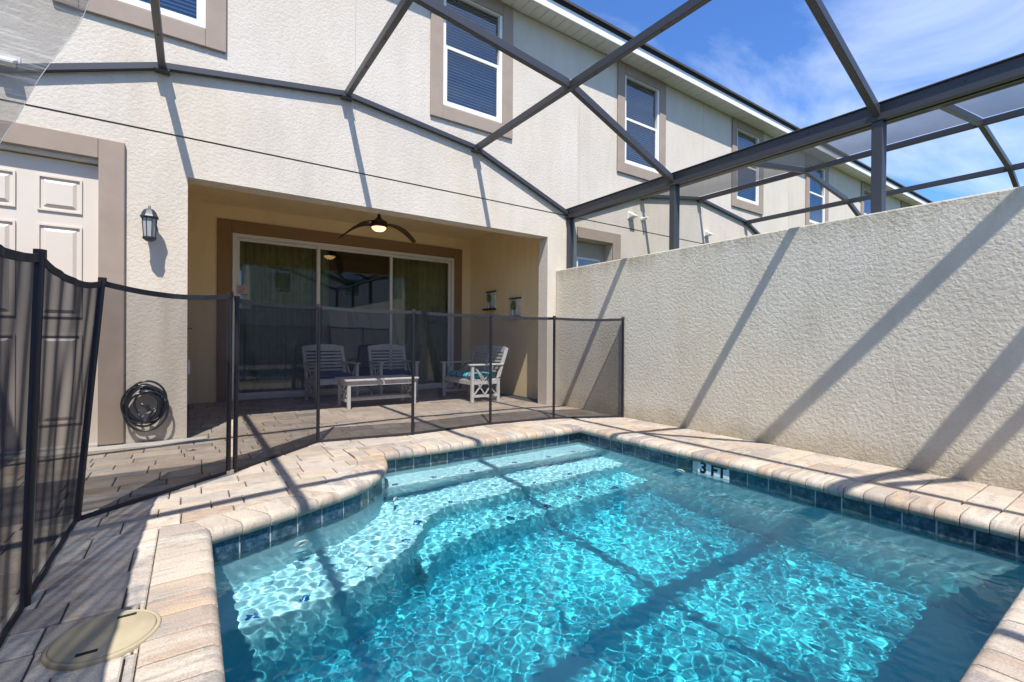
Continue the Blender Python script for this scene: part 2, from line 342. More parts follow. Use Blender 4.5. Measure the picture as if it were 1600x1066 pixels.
# ------------------------------------------------------------------ pool outline
LIP0, LIPR, LIPN, LIPF = .08, 3.37, .36, 3.61          # coping lip: left, right, near, far
notch_lip = [(.08, 2.600), (.27, 2.665), (.43, 2.725), (.61, 2.80), (.80, 2.89), (.97, 3.01), (1.10, 3.16), (1.19, 3.33), (1.24, 3.50), (1.25, 3.66)]
def smooth(pts, n):
    P = [Vector((*p, 0)) for p in pts]; P = [P[0]*2-P[1]]+P+[P[-1]*2-P[-2]]; out = []
    for i in range(1, len(P)-2):
        for k in range(n):
            t = k/n; a, b, c, d = P[i-1], P[i], P[i+1], P[i+2]
            q = .5*((2*b)+(-a+c)*t+(2*a-5*b+4*c-d)*t*t+(-a+3*b-3*c+d)*t**3); out.append((q.x, q.y))
    out.append((P[-2].x, P[-2].y)); return out
NL = smooth(notch_lip, 6)
def offset(pts, d):
    out = []
    for i in range(len(pts)):
        a = pts[max(0, i-1)]; b = pts[min(len(pts)-1, i+1)]; tx, ty = b[0]-a[0], b[1]-a[1]; L = math.hypot(tx, ty); out.append((pts[i][0]-ty/L*d, pts[i][1]+tx/L*d))
    return out
NO = offset(NL, .215); NW = offset(NL, .03)
pool = thing('swimming_pool', (0.6, 0.3, 0), 'small square plunge pool with turquoise water, rounded deck bulge and stone coping', 'swimming pool')
receivers = []
# shell: walls follow the tile face
XL, XR, YN, YF = .055, 3.40, .33, 3.67
nw = [p for p in NW if p[0] > XL+.015]
nw = [p for p in nw if p[1] < YF-.02]
inner = [(XL, YN), (XR, YN), (XR, YF), (nw[-1][0], YF)]+nw[::-1]+[(XL, nw[0][1]-.01)]
m = MB(); n_ = len(inner); ZB = -1.1
for i in range(n_):
    a, b = inner[i], inner[(i+1) % n_]
    m.add([(a[0], a[1], ZB), (b[0], b[1], ZB), (b[0], b[1], -.055), (a[0], a[1], -.055)], [(0, 3, 2, 1)])
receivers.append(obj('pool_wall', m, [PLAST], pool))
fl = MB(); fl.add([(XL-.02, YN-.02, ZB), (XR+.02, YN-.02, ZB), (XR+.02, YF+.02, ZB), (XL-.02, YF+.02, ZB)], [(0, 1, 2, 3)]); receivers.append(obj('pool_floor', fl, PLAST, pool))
e1 = 3.415
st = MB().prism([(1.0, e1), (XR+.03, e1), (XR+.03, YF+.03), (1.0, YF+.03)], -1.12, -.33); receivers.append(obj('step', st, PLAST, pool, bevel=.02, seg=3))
step2 = [(XL-.03, 2.33), (.25, 2.32), (.45, 2.35), (.65, 2.39), (.83, 2.46), (.98, 2.55), (1.10, 2.64), (1.19, 2.74), (1.28, 2.88), (1.38, 2.98), (1.52, 3.045), (1.75, 3.05), (XR+.03, 3.04), (XR+.03, e1+.01), (XL-.03, e1+.01)]
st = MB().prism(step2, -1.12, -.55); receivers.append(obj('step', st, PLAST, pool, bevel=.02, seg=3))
step3 = [(1.12, 2.5), (1.25, 2.66), (1.42, 2.76), (XR+.03, 2.77), (XR+.03, 3.06), (1.2, 3.06)]
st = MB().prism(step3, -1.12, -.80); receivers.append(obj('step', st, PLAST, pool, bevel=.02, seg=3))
# waterline tiles: each its own piece on a bed of grout
tp = .152; gr = .0085
tile_cache = {}
def tile_mesh(w):
    k = round(w, 4)
    if k not in tile_cache:
        b = MB(); b.box((-w/2, -.008, -.076), (w/2, 0, .076)); tile_cache[k] = mesh_of('tile', b, TILE)
        # chamfered front
    return tile_cache[k]
def tiles_along(p, q, skip=()):
    d = Vector((q[0]-p[0], q[1]-p[1], 0)); L = d.length; d.normalize(); n = max(1, round(L/tp)); w = L/n
    nx, ny = d.y, -d.x      # left-to-right seen from the water: front faces -Y local
    for i in range(n):
        c = (p[0]+d.x*w*(i+.5), p[1]+d.y*w*(i+.5))
        if skip and skip[0] < w*(i+.5) < skip[1]: continue
        t = link('tile', tile_mesh(w-gr), pool, (c[0], c[1], -.136+random.uniform(-.0008, .0008)), rot=(random.uniform(-.006, .006), 0, math.atan2(d.y, d.x)+random.uniform(-.004, .004)))
        receivers.append(t)
tiles_along((nw[-1][0], YF), (XR, YF))
tiles_along((XR, YF), (XR, YN), skip=(YF-2.262, YF-1.985))
tiles_along((XR, YN), (XL, YN))
tiles_along((XL, YN), (XL, nw[0][1]-.01))
crv = [(XL, nw[0][1]-.01)]+nw
acc = [0]
for i in range(1, len(crv)): acc.append(acc[-1]+math.dist(crv[i], crv[i-1]))
nt = round(acc[-1]/tp)
def at_len(pts, acc, s):
    for i in range(1, len(pts)):
        if acc[i] >= s-1e-9:
            t = (s-acc[i-1])/max(1e-9, acc[i]-acc[i-1]); return (pts[i-1][0]+(pts[i][0]-pts[i-1][0])*t, pts[i-1][1]+(pts[i][1]-pts[i-1][1])*t)
    return pts[-1]
for i in range(nt):
    a = at_len(crv, acc, acc[-1]*i/nt); b = at_len(crv, acc, acc[-1]*(i+1)/nt)
    tiles_along(a, b)
gm = MB()
off_in = inner
for i in range(n_):
    a, b = inner[i], inner[(i+1) % n_]; t = Vector((b[0]-a[0], b[1]-a[1])); t.normalize(); nx, ny = -t.y*.004, t.x*.004
    gm.add([(a[0]+nx, a[1]+ny, -.215), (b[0]+nx, b[1]+ny, -.215), (b[0]+nx, b[1]+ny, -.045), (a[0]+nx, a[1]+ny, -.045)], [(0, 3, 2, 1)])
receivers.append(obj('grout_band', gm, GROUT, pool))
# depth marker "3 FT"
dm = MB().box((XR-.011, 1.988, -.212), (XR-.002, 2.258, -.060)); mk = obj('depth_marker', dm, simple('white marker tile', (.72, .74, .74), .25, var=.03), pool, bevel=.002); receivers.append(mk)
def text_mesh(body, size, name, mat, parent, mtx, depth=.001, bold=0.):
    c = bpy.data.curves.new(name, 'FONT'); c.body = body; c.size = size; c.extrude = depth; c.offset = bold; c.align_x = 'CENTER'; c.align_y = 'CENTER'; c.resolution_u = 4
    o = bpy.data.objects.new(name, c); COL.objects.link(o); dg = bpy.context.evaluated_depsgraph_get(); dg.update()
    me = bpy.data.meshes.new_from_object(o.evaluated_get(dg)); bpy.data.objects.remove(o); bpy.data.curves.remove(c)
    pw = wloc(parent); me.transform(Matrix.Translation(-pw) @ mtx); me.materials.clear(); me.materials.append(mat)
    return link(name, me, parent, pw)
BLKP = simple('black print', (.006, .006, .012), .3)
mt = Matrix(((0, 0, -1, XR-.0125), (-1, 0, 0, 2.123), (0, 1, 0, -.106), (0, 0, 0, 1)))
text_mesh('3 FT', .122, 'lettering', BLKP, mk, mt, .0008, .004)
# return jets and step mosaics
for (x, y, z, nx, ny) in ((.488, 2.705, -.255, .30, -.95), (1.16, 3.12, -.30, .8, -.6), (3.385, 2.41, -.235, -1, 0)):
    d = Vector((nx, ny, 0)).normalized(); q = d.to_track_quat('Z', 'Y').to_matrix().to_4x4(); q.translation = (x, y, z)
    b = MB().lathe([(.0, .0), (.042, .0), (.044, .006), (.030, .014), (.018, .014), (.016, .006), (0, .006)], n=18); b.v = [tuple(q @ Vector(v)) for v in b.v]
    receivers.append(obj('return_jet', b, WHITE, pool))
MOS = simple('cobalt mosaic', (.01, .06, .22), .3, var=.5, scale=60)
def flower():
    b = MB()
    for k in range(5):
        a = 2*math.pi*k/5; c = (.022*math.cos(a), .022*math.sin(a))
        b.prism([(c[0]+.013*math.cos(t)*(1 if j % 2 else .8), c[1]+.013*math.sin(t)) for j, t in enumerate(np.linspace(0, 2*math.pi, 7)[:-1])], 0, .004)
    b.prism([(.008*math.cos(t), .008*math.sin(t)) for t in np.linspace(0, 2*math.pi, 6)[:-1]], 0, .004); return mesh_of('step_mosaic', b, MOS)
fm = flower(); fm.transform(Matrix.Scale(.8, 4))
for (x, y, z) in [(1.30, 3.462, -.33), (1.62, 3.465, -.33), (1.97, 3.455, -.33), (2.42, 3.46, -.33), (2.81, 3.455, -.33), (3.12, 3.46, -.33), (3.33, 3.455, -.33),
                  (.23, 2.375, -.55), (.449, 2.406, -.55), (.80, 2.515, -.55), (1.088, 2.705, -.55), (1.235, 2.90, -.55), (1.589, 3.10, -.55), (2.05, 3.10, -.55), (2.368, 3.09, -.55), (2.756, 3.095, -.55), (3.06, 3.085, -.55),
                  (1.52, 2.82, -.80), (1.93, 2.82, -.80), (2.3, 2.82, -.80), (2.626, 2.82, -.80), (3.017, 2.81, -.80)]:
    receivers.append(link('step_mosaic', fm, pool, (x, y, z+.0005), rot=(0, 0, random.uniform(0, 6))))

# coping stones: bullnose section swept between inner and outer edge
def cop_mesh(ia, ib, oa, ob, mat):
    """plan corners relative to the stone's own origin; a,b along the pool edge"""
    prof = [(.012, -.062), (.003, -.050), (0, -.034), (.002, -.018), (.010, -.005), (.024, .003), (.05, .005), (.9, .005), (.985, .002), (1, -.006), (1, -.062)]
    def pt(side, t):
        i, o = (ia, oa) if side == 0 else (ib, ob); L = math.dist(i, o); f = t if t <= .06 else None
        u = (t/L) if t < .06 else t
        return (i[0]+(o[0]-i[0])*u, i[1]+(o[1]-i[1])*u)
    rings = []
    for s, e in ((0, 1), (0, 0), (1, 0), (1, 1)):          # chamfered ends: first/last ring slightly lower
        other = 1-s; r = []
        for t, z in prof:
            p = pt(s, t); q = pt(other, t); L = math.dist(p, q)+1e-9; k = (0 if e else .004)/L
            zz = z-(.0025 if e and z > -.03 else 0)
            r.append((p[0]+(q[0]-p[0])*k, p[1]+(q[1]-p[1])*k, zz))
        rings.append(r)
    b = MB(); N = len(prof); v = [p for r in rings for p in r]; f = []
    for i in range(3):
        for k in range(N-1): f.append((i*N+k, i*N+k+1, (i+1)*N+k+1, (i+1)*N+k))
    b.add(v, f, True); b.sm = [(j // (N-1)) == 1 and (j % (N-1)) < 6 for j in range(len(b.f))]; b.add(rings[0], [tuple(range(N))[::-1]]); b.add(rings[3], [tuple(range(N))])
    return b
cgap = .005
def coping(inner_pts, outer_pts, w, mat):
    ai = [0]; ao = [0]
    for i in range(1, len(inner_pts)): ai.append(ai[-1]+math.dist(inner_pts[i], inner_pts[i-1])); ao.append(ao[-1]+math.dist(outer_pts[i], outer_pts[i-1]))
    mean = (ai[-1]+ao[-1])/2; n = max(1, round(mean/w)); edges = np.linspace(0, 1, n+1); edges[1:-1] += rng.uniform(-.0009, .0009, n-1)
    for k in range(n):
        a, b = edges[k], edges[k+1]; ga = cgap/2/ai[-1]; gb = cgap/2/ao[-1]
        ia, ib = at_len(inner_pts, ai, (a+ga)*ai[-1]), at_len(inner_pts, ai, (b-ga)*ai[-1]); oa, ob = at_len(outer_pts, ao, (a+gb)*ao[-1]), at_len(outer_pts, ao, (b-gb)*ao[-1])
        c = ((ia[0]+ob[0])/2, (ia[1]+ob[1])/2); rel = lambda p: (p[0]-c[0], p[1]-c[1])
        me = mesh_of('coping_stone', cop_mesh(rel(ia), rel(ib), rel(oa), rel(ob), mat), mat)
        link('coping_stone', me, pool, (c[0], c[1], random.uniform(-.0012, .0015)), rot=(random.uniform(-.004, .004), random.uniform(-.004, .004), 0))
LO = LIP0-.205; RO = LIPR+.22; NOy = LIPN-.22; FO = LIPF+.225
coping([(LIP0, LIPN), (LIP0, NO[0][1]-.004)], [(LO, LIPN), (LO, NO[0][1]-.004)], .128, COPX)
coping([(LIP0, LIPN-.003), (LIPR, LIPN-.003)][::-1], [(LIP0, NOy), (LIPR, NOy)][::-1], .128, COPY)
coping([(LIPR, LIPN), (LIPR, LIPF)][::1][::-1], [(RO, LIPN), (RO, LIPF)][::-1], .108, COPX)
coping([(NO[-1][0]+.002, LIPF+.003), (LIPR, LIPF+.003)], [(NO[-1][0]+.002, FO), (LIPR, FO)], .118, COPY)
coping([p for p in NL if p[1] < LIPF], [NO[i] for i, p in enumerate(NL) if p[1] < LIPF], .125, COPY)
for (a, b) in (((LIPR+.002, LIPF+.002), (RO, FO)), ((LIPR+.002, NOy), (RO, LIPN-.002)), ((LO, NOy), (LIP0-.002, LIPN-.002))):
    c = ((a[0]+b[0])/2, (a[1]+b[1])/2); bb = MB().box((a[0]-c[0], a[1]-c[1], -.06), (b[0]-c[0], b[1]-c[1], .004))
    o = link('coping_stone', mesh_of('coping_stone', bb, COPX), pool, (*c, 0)); bv = o.modifiers.new('b', 'BEVEL'); bv.width = .005
# mortar bed under the coping
ob_ = [(LO+.01, NOy+.01), (RO-.01, NOy+.01), (RO-.01, FO-.01), (NO[-1][0], FO-.01)]
bed = MB()
bed.box((LO+.01, NOy+.01, -.09), (XL-.012, nw[0][1]+.2, -.012)); bed.box((XL-.012, NOy+.01, -.09), (RO-.01, LIPN-.045, -.012)); bed.box((XR+.012, LIPN-.045, -.09), (RO-.01, FO-.01, -.012)); bed.box((NO[-1][0]+.01, YF-.03, -.09), (NL[-1][0]-.03, FO-.01, -.012)); bed.box((NL[-1][0]-.03, YF+.012, -.09), (XR+.012, FO-.01, -.012))
NB = offset(NL, .20); NC = offset(NL, .045)
for i in range(len(NL)-1): bed.prism([NC[i], NC[i+1], NB[i+1], NB[i]], -.09, -.012)
obj('mortar_bed', bed, simple('mortar', (.24, .21, .18), .95, var=.15, scale=40), pool)

# ------------------------------------------------------------------ water
N1 = 520
xs = np.linspace(XL-.012, XR+.012, N1); ys = np.linspace(YN-.012, YF+.012, N1); X, Y = np.meshgrid(xs, ys); Z = np.zeros_like(X)
for i in range(110):
    lam = float(np.exp(rng.uniform(math.log(.030), math.log(.10)))); a = rng.normal(.9, 1.1) if i % 3 else rng.uniform(0, 6.28); k = 2*math.pi/lam
    Xw = X+.03*np.sin(Y*3.1+i); Yw = Y+.03*np.sin(X*2.7+2*i)
    Z += lam**1.15*.0022*rng.uniform(.3, 1)*np.sin(k*(Xw*math.cos(a)+Yw*math.sin(a))+rng.uniform(0, 6.28))
env = .75+.25*np.clip((3.7-Y)/1.2, 0, 1)
pat = .5+.5*np.sin(2.1*X+1.3*Y+1.2*np.sin(1.7*Y-.8)+.6)*np.sin(1.5*Y-1.1*X+1.1*np.sin(1.9*X)+.4)
calm = np.exp(-(((X-1.9)/.75)**2+((Y-1.95)/.55)**2)); env = env*(.62+.38*pat)*(1-.45*calm)
Z = Z*env-.150+.0016*np.sin(9*X+4*Y)+.0012*np.sin(5*Y-12*X+1)
# the sheet is cut to the pool outline (cells outside are dropped)
from mathutils.geometry import intersect_point_tri_2d
poly = np.array([(XL-.012, YN-.012), (XR+.012, YN-.012), (XR+.012, YF+.012), (nw[-1][0]-.02, YF+.012)]+[(p[0]-.012, p[1]+.008) for p in nw[::-1]]+[(XL-.012, nw[0][1]+.0)])
def inside(px, py, poly):
    c = np.zeros(px.shape, bool); n = len(poly); j = n-1
    for i in range(n):
        xi, yi = poly[i]; xj, yj = poly[j]
        cond = ((yi > py) != (yj > py)) & (px < (xj-xi)*(py-yi)/(yj-yi+1e-12)+xi); c ^= cond; j = i
    return c
cx_, cy_ = (X[:-1, :-1]+X[1:, 1:])/2, (Y[:-1, :-1]+Y[1:, 1:])/2
ins = inside(cx_, cy_, poly)
wb = MB(); idx = {}
fs = []
jj, ii = np.nonzero(ins)
used = sorted(set((j*N1+i) for j, i in zip(jj, ii)) | set((j*N1+i+1) for j, i in zip(jj, ii)) | set(((j+1)*N1+i) for j, i in zip(jj, ii)) | set(((j+1)*N1+i+1) for j, i in zip(jj, ii)))
mp_ = {v: k for k, v in enumerate(used)}; Xf, Yf_, Zf = X.ravel(), Y.ravel(), Z.ravel()
wb.v = [(float(Xf[v]), float(Yf_[v]), float(Zf[v])) for v in used]
wb.f = [(mp_[j*N1+i], mp_[j*N1+i+1], mp_[(j+1)*N1+i+1], mp_[(j+1)*N1+i]) for j, i in zip(jj.tolist(), ii.tolist())]; wb.sm = [True]*len(wb.f)
water = obj('water', wb, WATER, kind='structure'); water.cycles.is_caustics_caster = True
for r in receivers: r.cycles.is_caustics_receiver = True

# ------------------------------------------------------------------ deck pavers
deck = MB().box((-1.8, -2.6, -.075), (HX0+.02, 5.1, -.012)); deck.box((HX1-.18, -2.6, -.075), (4.25, 3.9, -.012)); deck.box((HX0+.02, -2.6, -.075), (HX1-.18, NOy+.02, -.012))
deck.box((HX0+.02, FO-.03, -.075), (4.25, 5.1, -.012)); deck.box((-.03, 5.1, -.075), (4.4, 7.85, -.012))
pb = MB(); pbx = [(HX0+.02, FO-.03), (HX0+.02, 2.75)]
deck.prism([(HX0+.02, 3.85), (HX0+.02, 2.9), (-.1, NO[0][1]-.02)]+[p for i, p in enumerate(NO) if i % 4 == 0]+[(NO[-1][0], 3.85)], -.075, -.014)
deckO = obj('pool_deck', deck, SAND, kind='structure')
def clip(poly, a, b):
    """keep the part left of a->b"""
    out = []; s = lambda p: (b[0]-a[0])*(p[1]-a[1])-(b[1]-a[1])*(p[0]-a[0])
    for i in range(len(poly)):
        p, q = poly[i], poly[(i+1) % len(poly)]; sp, sq = s(p), s(q)
        if sp >= 0: out.append(p)
        if (sp >= 0) != (sq >= 0): t = sp/(sp-sq); out.append((p[0]+(q[0]-p[0])*t, p[1]+(q[1]-p[1])*t))
    return out
def clipc(poly, conv):
    for i in range(len(conv)):
        poly = clip(poly, conv[i], conv[(i+1) % len(conv)])
        if len(poly) < 3: return []
    return poly
def area(p): return abs(sum(p[i][0]*p[(i+1) % len(p)][1]-p[(i+1) % len(p)][0]*p[i][1] for i in range(len(p))))/2
def rect(x0, y0, x1, y1): return [(x0, y0), (x1, y0), (x1, y1), (x0, y1)]
excl = np.array([(LO, NOy), (RO, NOy), (RO, FO), (NO[-1][0], FO)]+[tuple(p) for p in NO[::-1]]+[(LO, NO[0][1])])
pen = [(-.9, 3.86), (-.9, NO[0][1])]+[p for i, p in enumerate(NO) if i % 3 == 0]+[(NO[-1][0]-.003, 3.86)]
# convex regions used only where a paver meets the coping
pen_c = [(LO-.6, FO+.6), (LO-.6, NO[0][1]), (LO, NO[0][1]+.0)]+[p for i, p in enumerate(NO) if i and i % 3 == 0 and p[1] < FO]+[(NO[-1][0]-.002, FO), (NO[-1][0]-.002, FO+.6)]
regs = [rect(-1.9, -3, LO, NO[0][1]), rect(RO, -3, 4.26, FO), rect(-1.9, -3, 4.26, NOy), rect(NO[-1][0], FO, 4.26, 9), pen_c]
regs_strict = [rect(-1.9, -3, LO, NO[0][1]), rect(RO, NOy, 4.26, FO), rect(-1.9, -3, 4.26, NOy), rect(NO[-1][0], FO, 4.26, 9), pen_c]
pavs = []
def lay(x0, y0, x1, y1, seed, mats=0):
    r = random.Random(seed); y = y0; row = 0
    while y < y1-.02:
        h = r.choice([.155, .155, .232, .155]) ; h = min(h, y1-y)
        x = x0-r.uniform(0, .2)
        while x < x1:
            w = r.choice([.155, .232, .232, .31] if h < .2 else [.155, .232, .31]); a, b = max(x, x0), min(x+w, x1)
            if b-a > .02: pavs.append((rect(a, y, b, y+h)))
            x += w
        y += h
YS = 4.93
lay(-1.8, -2.6, 4.25, YS, 4); lay(LO*0-.03, YS, 4.11, 7.8, 5); lay(4.11, YS, 4.25, 5.1, 6)
final = []
for p in pavs:
    xs_ = np.linspace(p[0][0]+.004, p[2][0]-.004, 6); ys_ = np.linspace(p[0][1]+.004, p[2][1]-.004, 6); gx, gy = np.meshgrid(xs_, ys_)
    c = inside(gx, gy, excl)
    if c.all(): continue
    if not c.any(): final.append(p); continue
    for rg in regs_strict:
        q = clipc(p, rg)
        if len(q) >= 3 and area(q) > .0012: final.append(q)
def paver_mb(poly, gap=.006, ch=.005):
    n = len(poly); cx = sum(p[0] for p in poly)/n; cy = sum(p[1] for p in poly)/n
    def inset(d):
        P = poly; out = []
        for i in range(n):
            a, b, c = P[i-1], P[i], P[(i+1) % n]
            e1 = Vector((b[0]-a[0], b[1]-a[1])); e2 = Vector((c[0]-b[0], c[1]-b[1]))
            if e1.length < 1e-5 or e2.length < 1e-5: out.append(b); continue
            e1.normalize(); e2.normalize(); n1 = Vector((-e1.y, e1.x)); n2 = Vector((-e2.y, e2.x)); s = n1+n2; k = d/max(.35, s.dot(n1)); out.append((b[0]+s.x*k, b[1]+s.y*k))
        return out
    A = inset(gap/2); B = inset(gap/2+ch)
    v = [(p[0]-cx, p[1]-cy, 0) for p in B]+[(p[0]-cx, p[1]-cy, -ch*.8) for p in A]+[(p[0]-cx, p[1]-cy, -.05) for p in A]
    f = [tuple(range(n))]+[(n+i, n+(i+1) % n, (i+1) % n, i) for i in range(n)]+[(2*n+i, 2*n+(i+1) % n, n+(i+1) % n, n+i) for i in range(n)]
    return v, f, (cx, cy)
def dedupe(p):
    o = []
    for q in p:
        if not o or math.dist(q, o[-1]) > .004: o.append(q)
    if len(o) > 2 and math.dist(o[0], o[-1]) < .004: o.pop()
    return o
scored = []
for p in final:
    p = dedupe(p)
    if len(p) < 3: continue
    pr = [proj((q[0], q[1], 0)) for q in p]
    s = 0
    if all(pr) and all(-80 < q[0] < 1680 and q[1] < 1150 for q in pr): s = area([(q[0], q[1]) for q in pr])
    elif all(pr) and any(0 < q[0] < 1600 and q[1] < 1066 for q in pr): s = 500
    scored.append((s, p))
scored.sort(key=lambda t: -t[0])
pcache = {}; stuffmb = MB()
for i, (s, p) in enumerate(scored):
    v, f, c = paver_mb(p); dz = random.uniform(-.002, .0015)
    if i < 298 and s > 0:
        key = tuple((round(x, 3), round(y, 3)) for x, y, z in v) + ((c[0] < LO and c[1] < 3.6),)
        if key not in pcache: b = MB().add(v, f); pcache[key] = mesh_of('paver', b, PAVG if key[-1] else PAVM)
        link('paver', pcache[key], deckO, (c[0], c[1], dz), rot=(random.uniform(-.005, .005), random.uniform(-.005, .005), random.uniform(-.006, .006)))
    else:
        stuffmb.add([(x+c[0], y+c[1], z+dz) for x, y, z in v], f)
o = obj('far_paver', stuffmb, PAVI, deckO); o['kind'] = 'stuff'; o['label'] = 'small distant pavers of the patio and deck'
obj('edge_strip', MB().box((-1.8, YS+.005, -.05), (.12, 5.095, .012)), CONC, deckO, bevel=.006)
obj('drain_strip', MB().box((-.497, -1.5, -.05), (-.482, 3.15, .006)), WHITE, deckO)

# valve lid
lid = thing('skimmer_lid', (-.215, 1.865, 0), 'round tan plastic access lid set in the pavers beside the coping', 'access lid')
c = (-.215, 1.865)
obj('rim', MB().lathe([(.136, -.01), (.138, .008), (.134, .011), (.127, .011), (.126, .006)], (*c, .0), 48), LIDM, lid)
obj('cover', MB().lathe([(.125, -.01), (.125, .011), (.121, .0135), (.06, .0145), (0.001, .0148)], (*c, .0), 48), LIDM, lid)
for sx, sy in ((.045, .082), (-.03, -.085)):
    b = MB().box((c[0]+sx-.024, c[1]+sy-.007, .0135), (c[0]+sx+.024, c[1]+sy+.007, .0152)); obj('finger_slot', b, DARK, lid)

# ------------------------------------------------------------------ garden walls
def wall(name, a, b, label):
    t = thing(name, ((a[0]+b[0])/2, (a[1]+b[1])/2, 0), label, 'wall')
    obj('stucco_face', MB().box((a[0], a[1], -.07), (b[0], b[1], 1.895)), WALLM, t, bevel=.012, seg=2)
    return t
wall('garden_wall', (4.25, -2.8, 0), (4.43, 5.095, 0), 'cream stucco privacy wall along the right side of the pool')
wall('garden_wall', (-2.0, -2.8, 0), (-1.82, 5.095, 0), 'cream stucco privacy wall left of the deck, outside the fence')
wall('garden_wall', (-1.815, -2.98, 0), (4.245, -2.8, 0), 'cream stucco wall closing the yard behind the viewer')

# ------------------------------------------------------------------ townhouses
FY = 5.10; ZT = 5.28
def wall_mb(x0, x1, z0, z1, holes, y, th):
    mb = MB(); xs = sorted({x0, x1, *[h[0] for h in holes], *[h[1] for h in holes]}); zs = sorted({z0, z1, *[h[2] for h in holes], *[h[3] for h in holes]})
    for i in range(len(xs)-1):
        for j in range(len(zs)-1):
            cx, cz = (xs[i]+xs[i+1])/2, (zs[j]+zs[j+1])/2
            if any(h[0] < cx < h[1] and h[2] < cz < h[3] for h in holes): continue
            a, b, c, d = xs[i], xs[i+1], zs[j], zs[j+1]
            mb.add([(a, y, c), (b, y, c), (b, y, d), (a, y, d)], [(0, 1, 2, 3)]); mb.add([(a, y+th, c), (b, y+th, c), (b, y+th, d), (a, y+th, d)], [(3, 2, 1, 0)])
    for (a, b, c, d) in holes:
        mb.add([(a, y, c), (a, y+th, c), (a, y+th, d), (a, y, d)], [(0, 1, 2, 3)]); mb.add([(b, y, c), (b, y+th, c), (b, y+th, d), (b, y, d)], [(3, 2, 1, 0)])
        mb.add([(a, y, d), (b, y, d), (b, y+th, d), (a, y+th, d)], [(0, 1, 2, 3)]); mb.add([(a, y, c), (b, y, c), (b, y+th, c), (a, y+th, c)], [(3, 2, 1, 0)])
    return mb
def ring(mb, x0, x1, z0, z1, w, y0, y1, bottom=True):
    mb.box((x0, y0, z0), (x0+w, y1, z1)); mb.box((x1-w, y0, z0), (x1, y1, z1)); mb.box((x0+w, y0, z1-w), (x1-w, y1, z1))
    if bottom: mb.box((x0+w, y0, z0), (x1-w, y1, z0+w))
    return mb
WW = (.585, 3.55, 5.275)     # half width of surround, bottom, top
def window(house, cx):
    hx = WW[0]; z0, z1 = WW[1], WW[2]; gx = .427; a, b, g0, g1 = cx-gx, cx+gx, 3.72, 5.15
    fr = MB(); ring(fr, a, b, g0, g1, .045, FY-.012, FY+.06); zm = (g0+g1)/2+.0
    ring(fr, a+.045, b-.045, g0+.045, zm+.012, .026, FY+.004, FY+.035)
    fr.box((a+.045, FY+.012, zm-.01), (b-.045, FY+.05, zm+.035))
    w = obj('window', fr, WHITE, house, bevel=.004, origin=Vector((cx, FY, g0)))
    s = MB(); ring(s, cx-hx, cx+hx, z0, z1, .16, FY-.03, FY-.001)
    obj('surround', s, TRIM, w, bevel=.006)
    for (zz0, zz1, yy) in ((g0+.05, zm, .02), (zm+.02, g1-.045, .035)):
        obj('pane', MB().add([(a+.05, FY+yy, zz0), (b-.05, FY+yy, zz0), (b-.05, FY+yy, zz1), (a+.05, FY+yy, zz1)], [(0, 1, 2, 3)]), GLASSW, w)
    bl = MB(); z = g0+.03
    while z < g1-.03: bl.box((a+.03, 0, 0), (b-.03, .042, .003), Matrix.Translation((0, FY+.075, z)) @ Matrix.Rotation(math.radians(52), 4, 'X')); z += .036
    obj('blind', bl, BLIND, w)
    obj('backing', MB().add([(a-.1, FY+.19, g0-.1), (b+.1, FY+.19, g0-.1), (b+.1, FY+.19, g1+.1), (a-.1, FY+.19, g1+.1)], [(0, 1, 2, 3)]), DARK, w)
    return (a+.002, b-.002, g0+.002, g1-.002)
def six_panel_door(house, x0, x1, zt, y):
    d = MB().box((x0, y, .012), (x1, y+.045, zt)); dr = obj('door', d, DOORM, house, bevel=.003, origin=Vector(((x0+x1)/2, y, 0)))
    w = x1-x0; pw = (w-.11*2-.12)/2
    for col in range(2):
        a = x0+.11+col*(pw+.12)
        for (za, zb) in ((.82*zt+.0, .94*zt), (.46*zt, .775*zt), (.09*zt, .40*zt)):
            p = MB(); ring(p, a, a+pw, za, zb, .014, y-.012, y-.0005)
            v0 = (a+.035, za+.035); v1 = (a+pw-.035, zb-.035)
            i0 = (a+.055, za+.055); i1 = (a+pw-.055, zb-.055)
            p.add([(v0[0], y-.001, v0[1]), (v1[0], y-.001, v0[1]), (v1[0], y-.001, v1[1]), (v0[0], y-.001, v1[1]), (i0[0], y-.014, i0[1]), (i1[0], y-.014, i0[1]), (i1[0], y-.014, i1[1]), (i0[0], y-.014, i1[1])],
                  [(4, 5, 6, 7), (0, 1, 5, 4), (1, 2, 6, 5), (2, 3, 7, 6), (3, 0, 4, 7)])
            obj('door_panel', p, DOORM, dr)
    hn = MB().tube([(x0+.07, y, 1.0), (x0+.07, y-.06, 1.0)], .011); hn.tube([(x0+.07, y-.055, 1.0), (x0+.17, y-.055, 1.0)], .009)
    obj('door_handle', hn, simple('nickel', (.4, .4, .38), .3, metal=1), dr)
    return dr
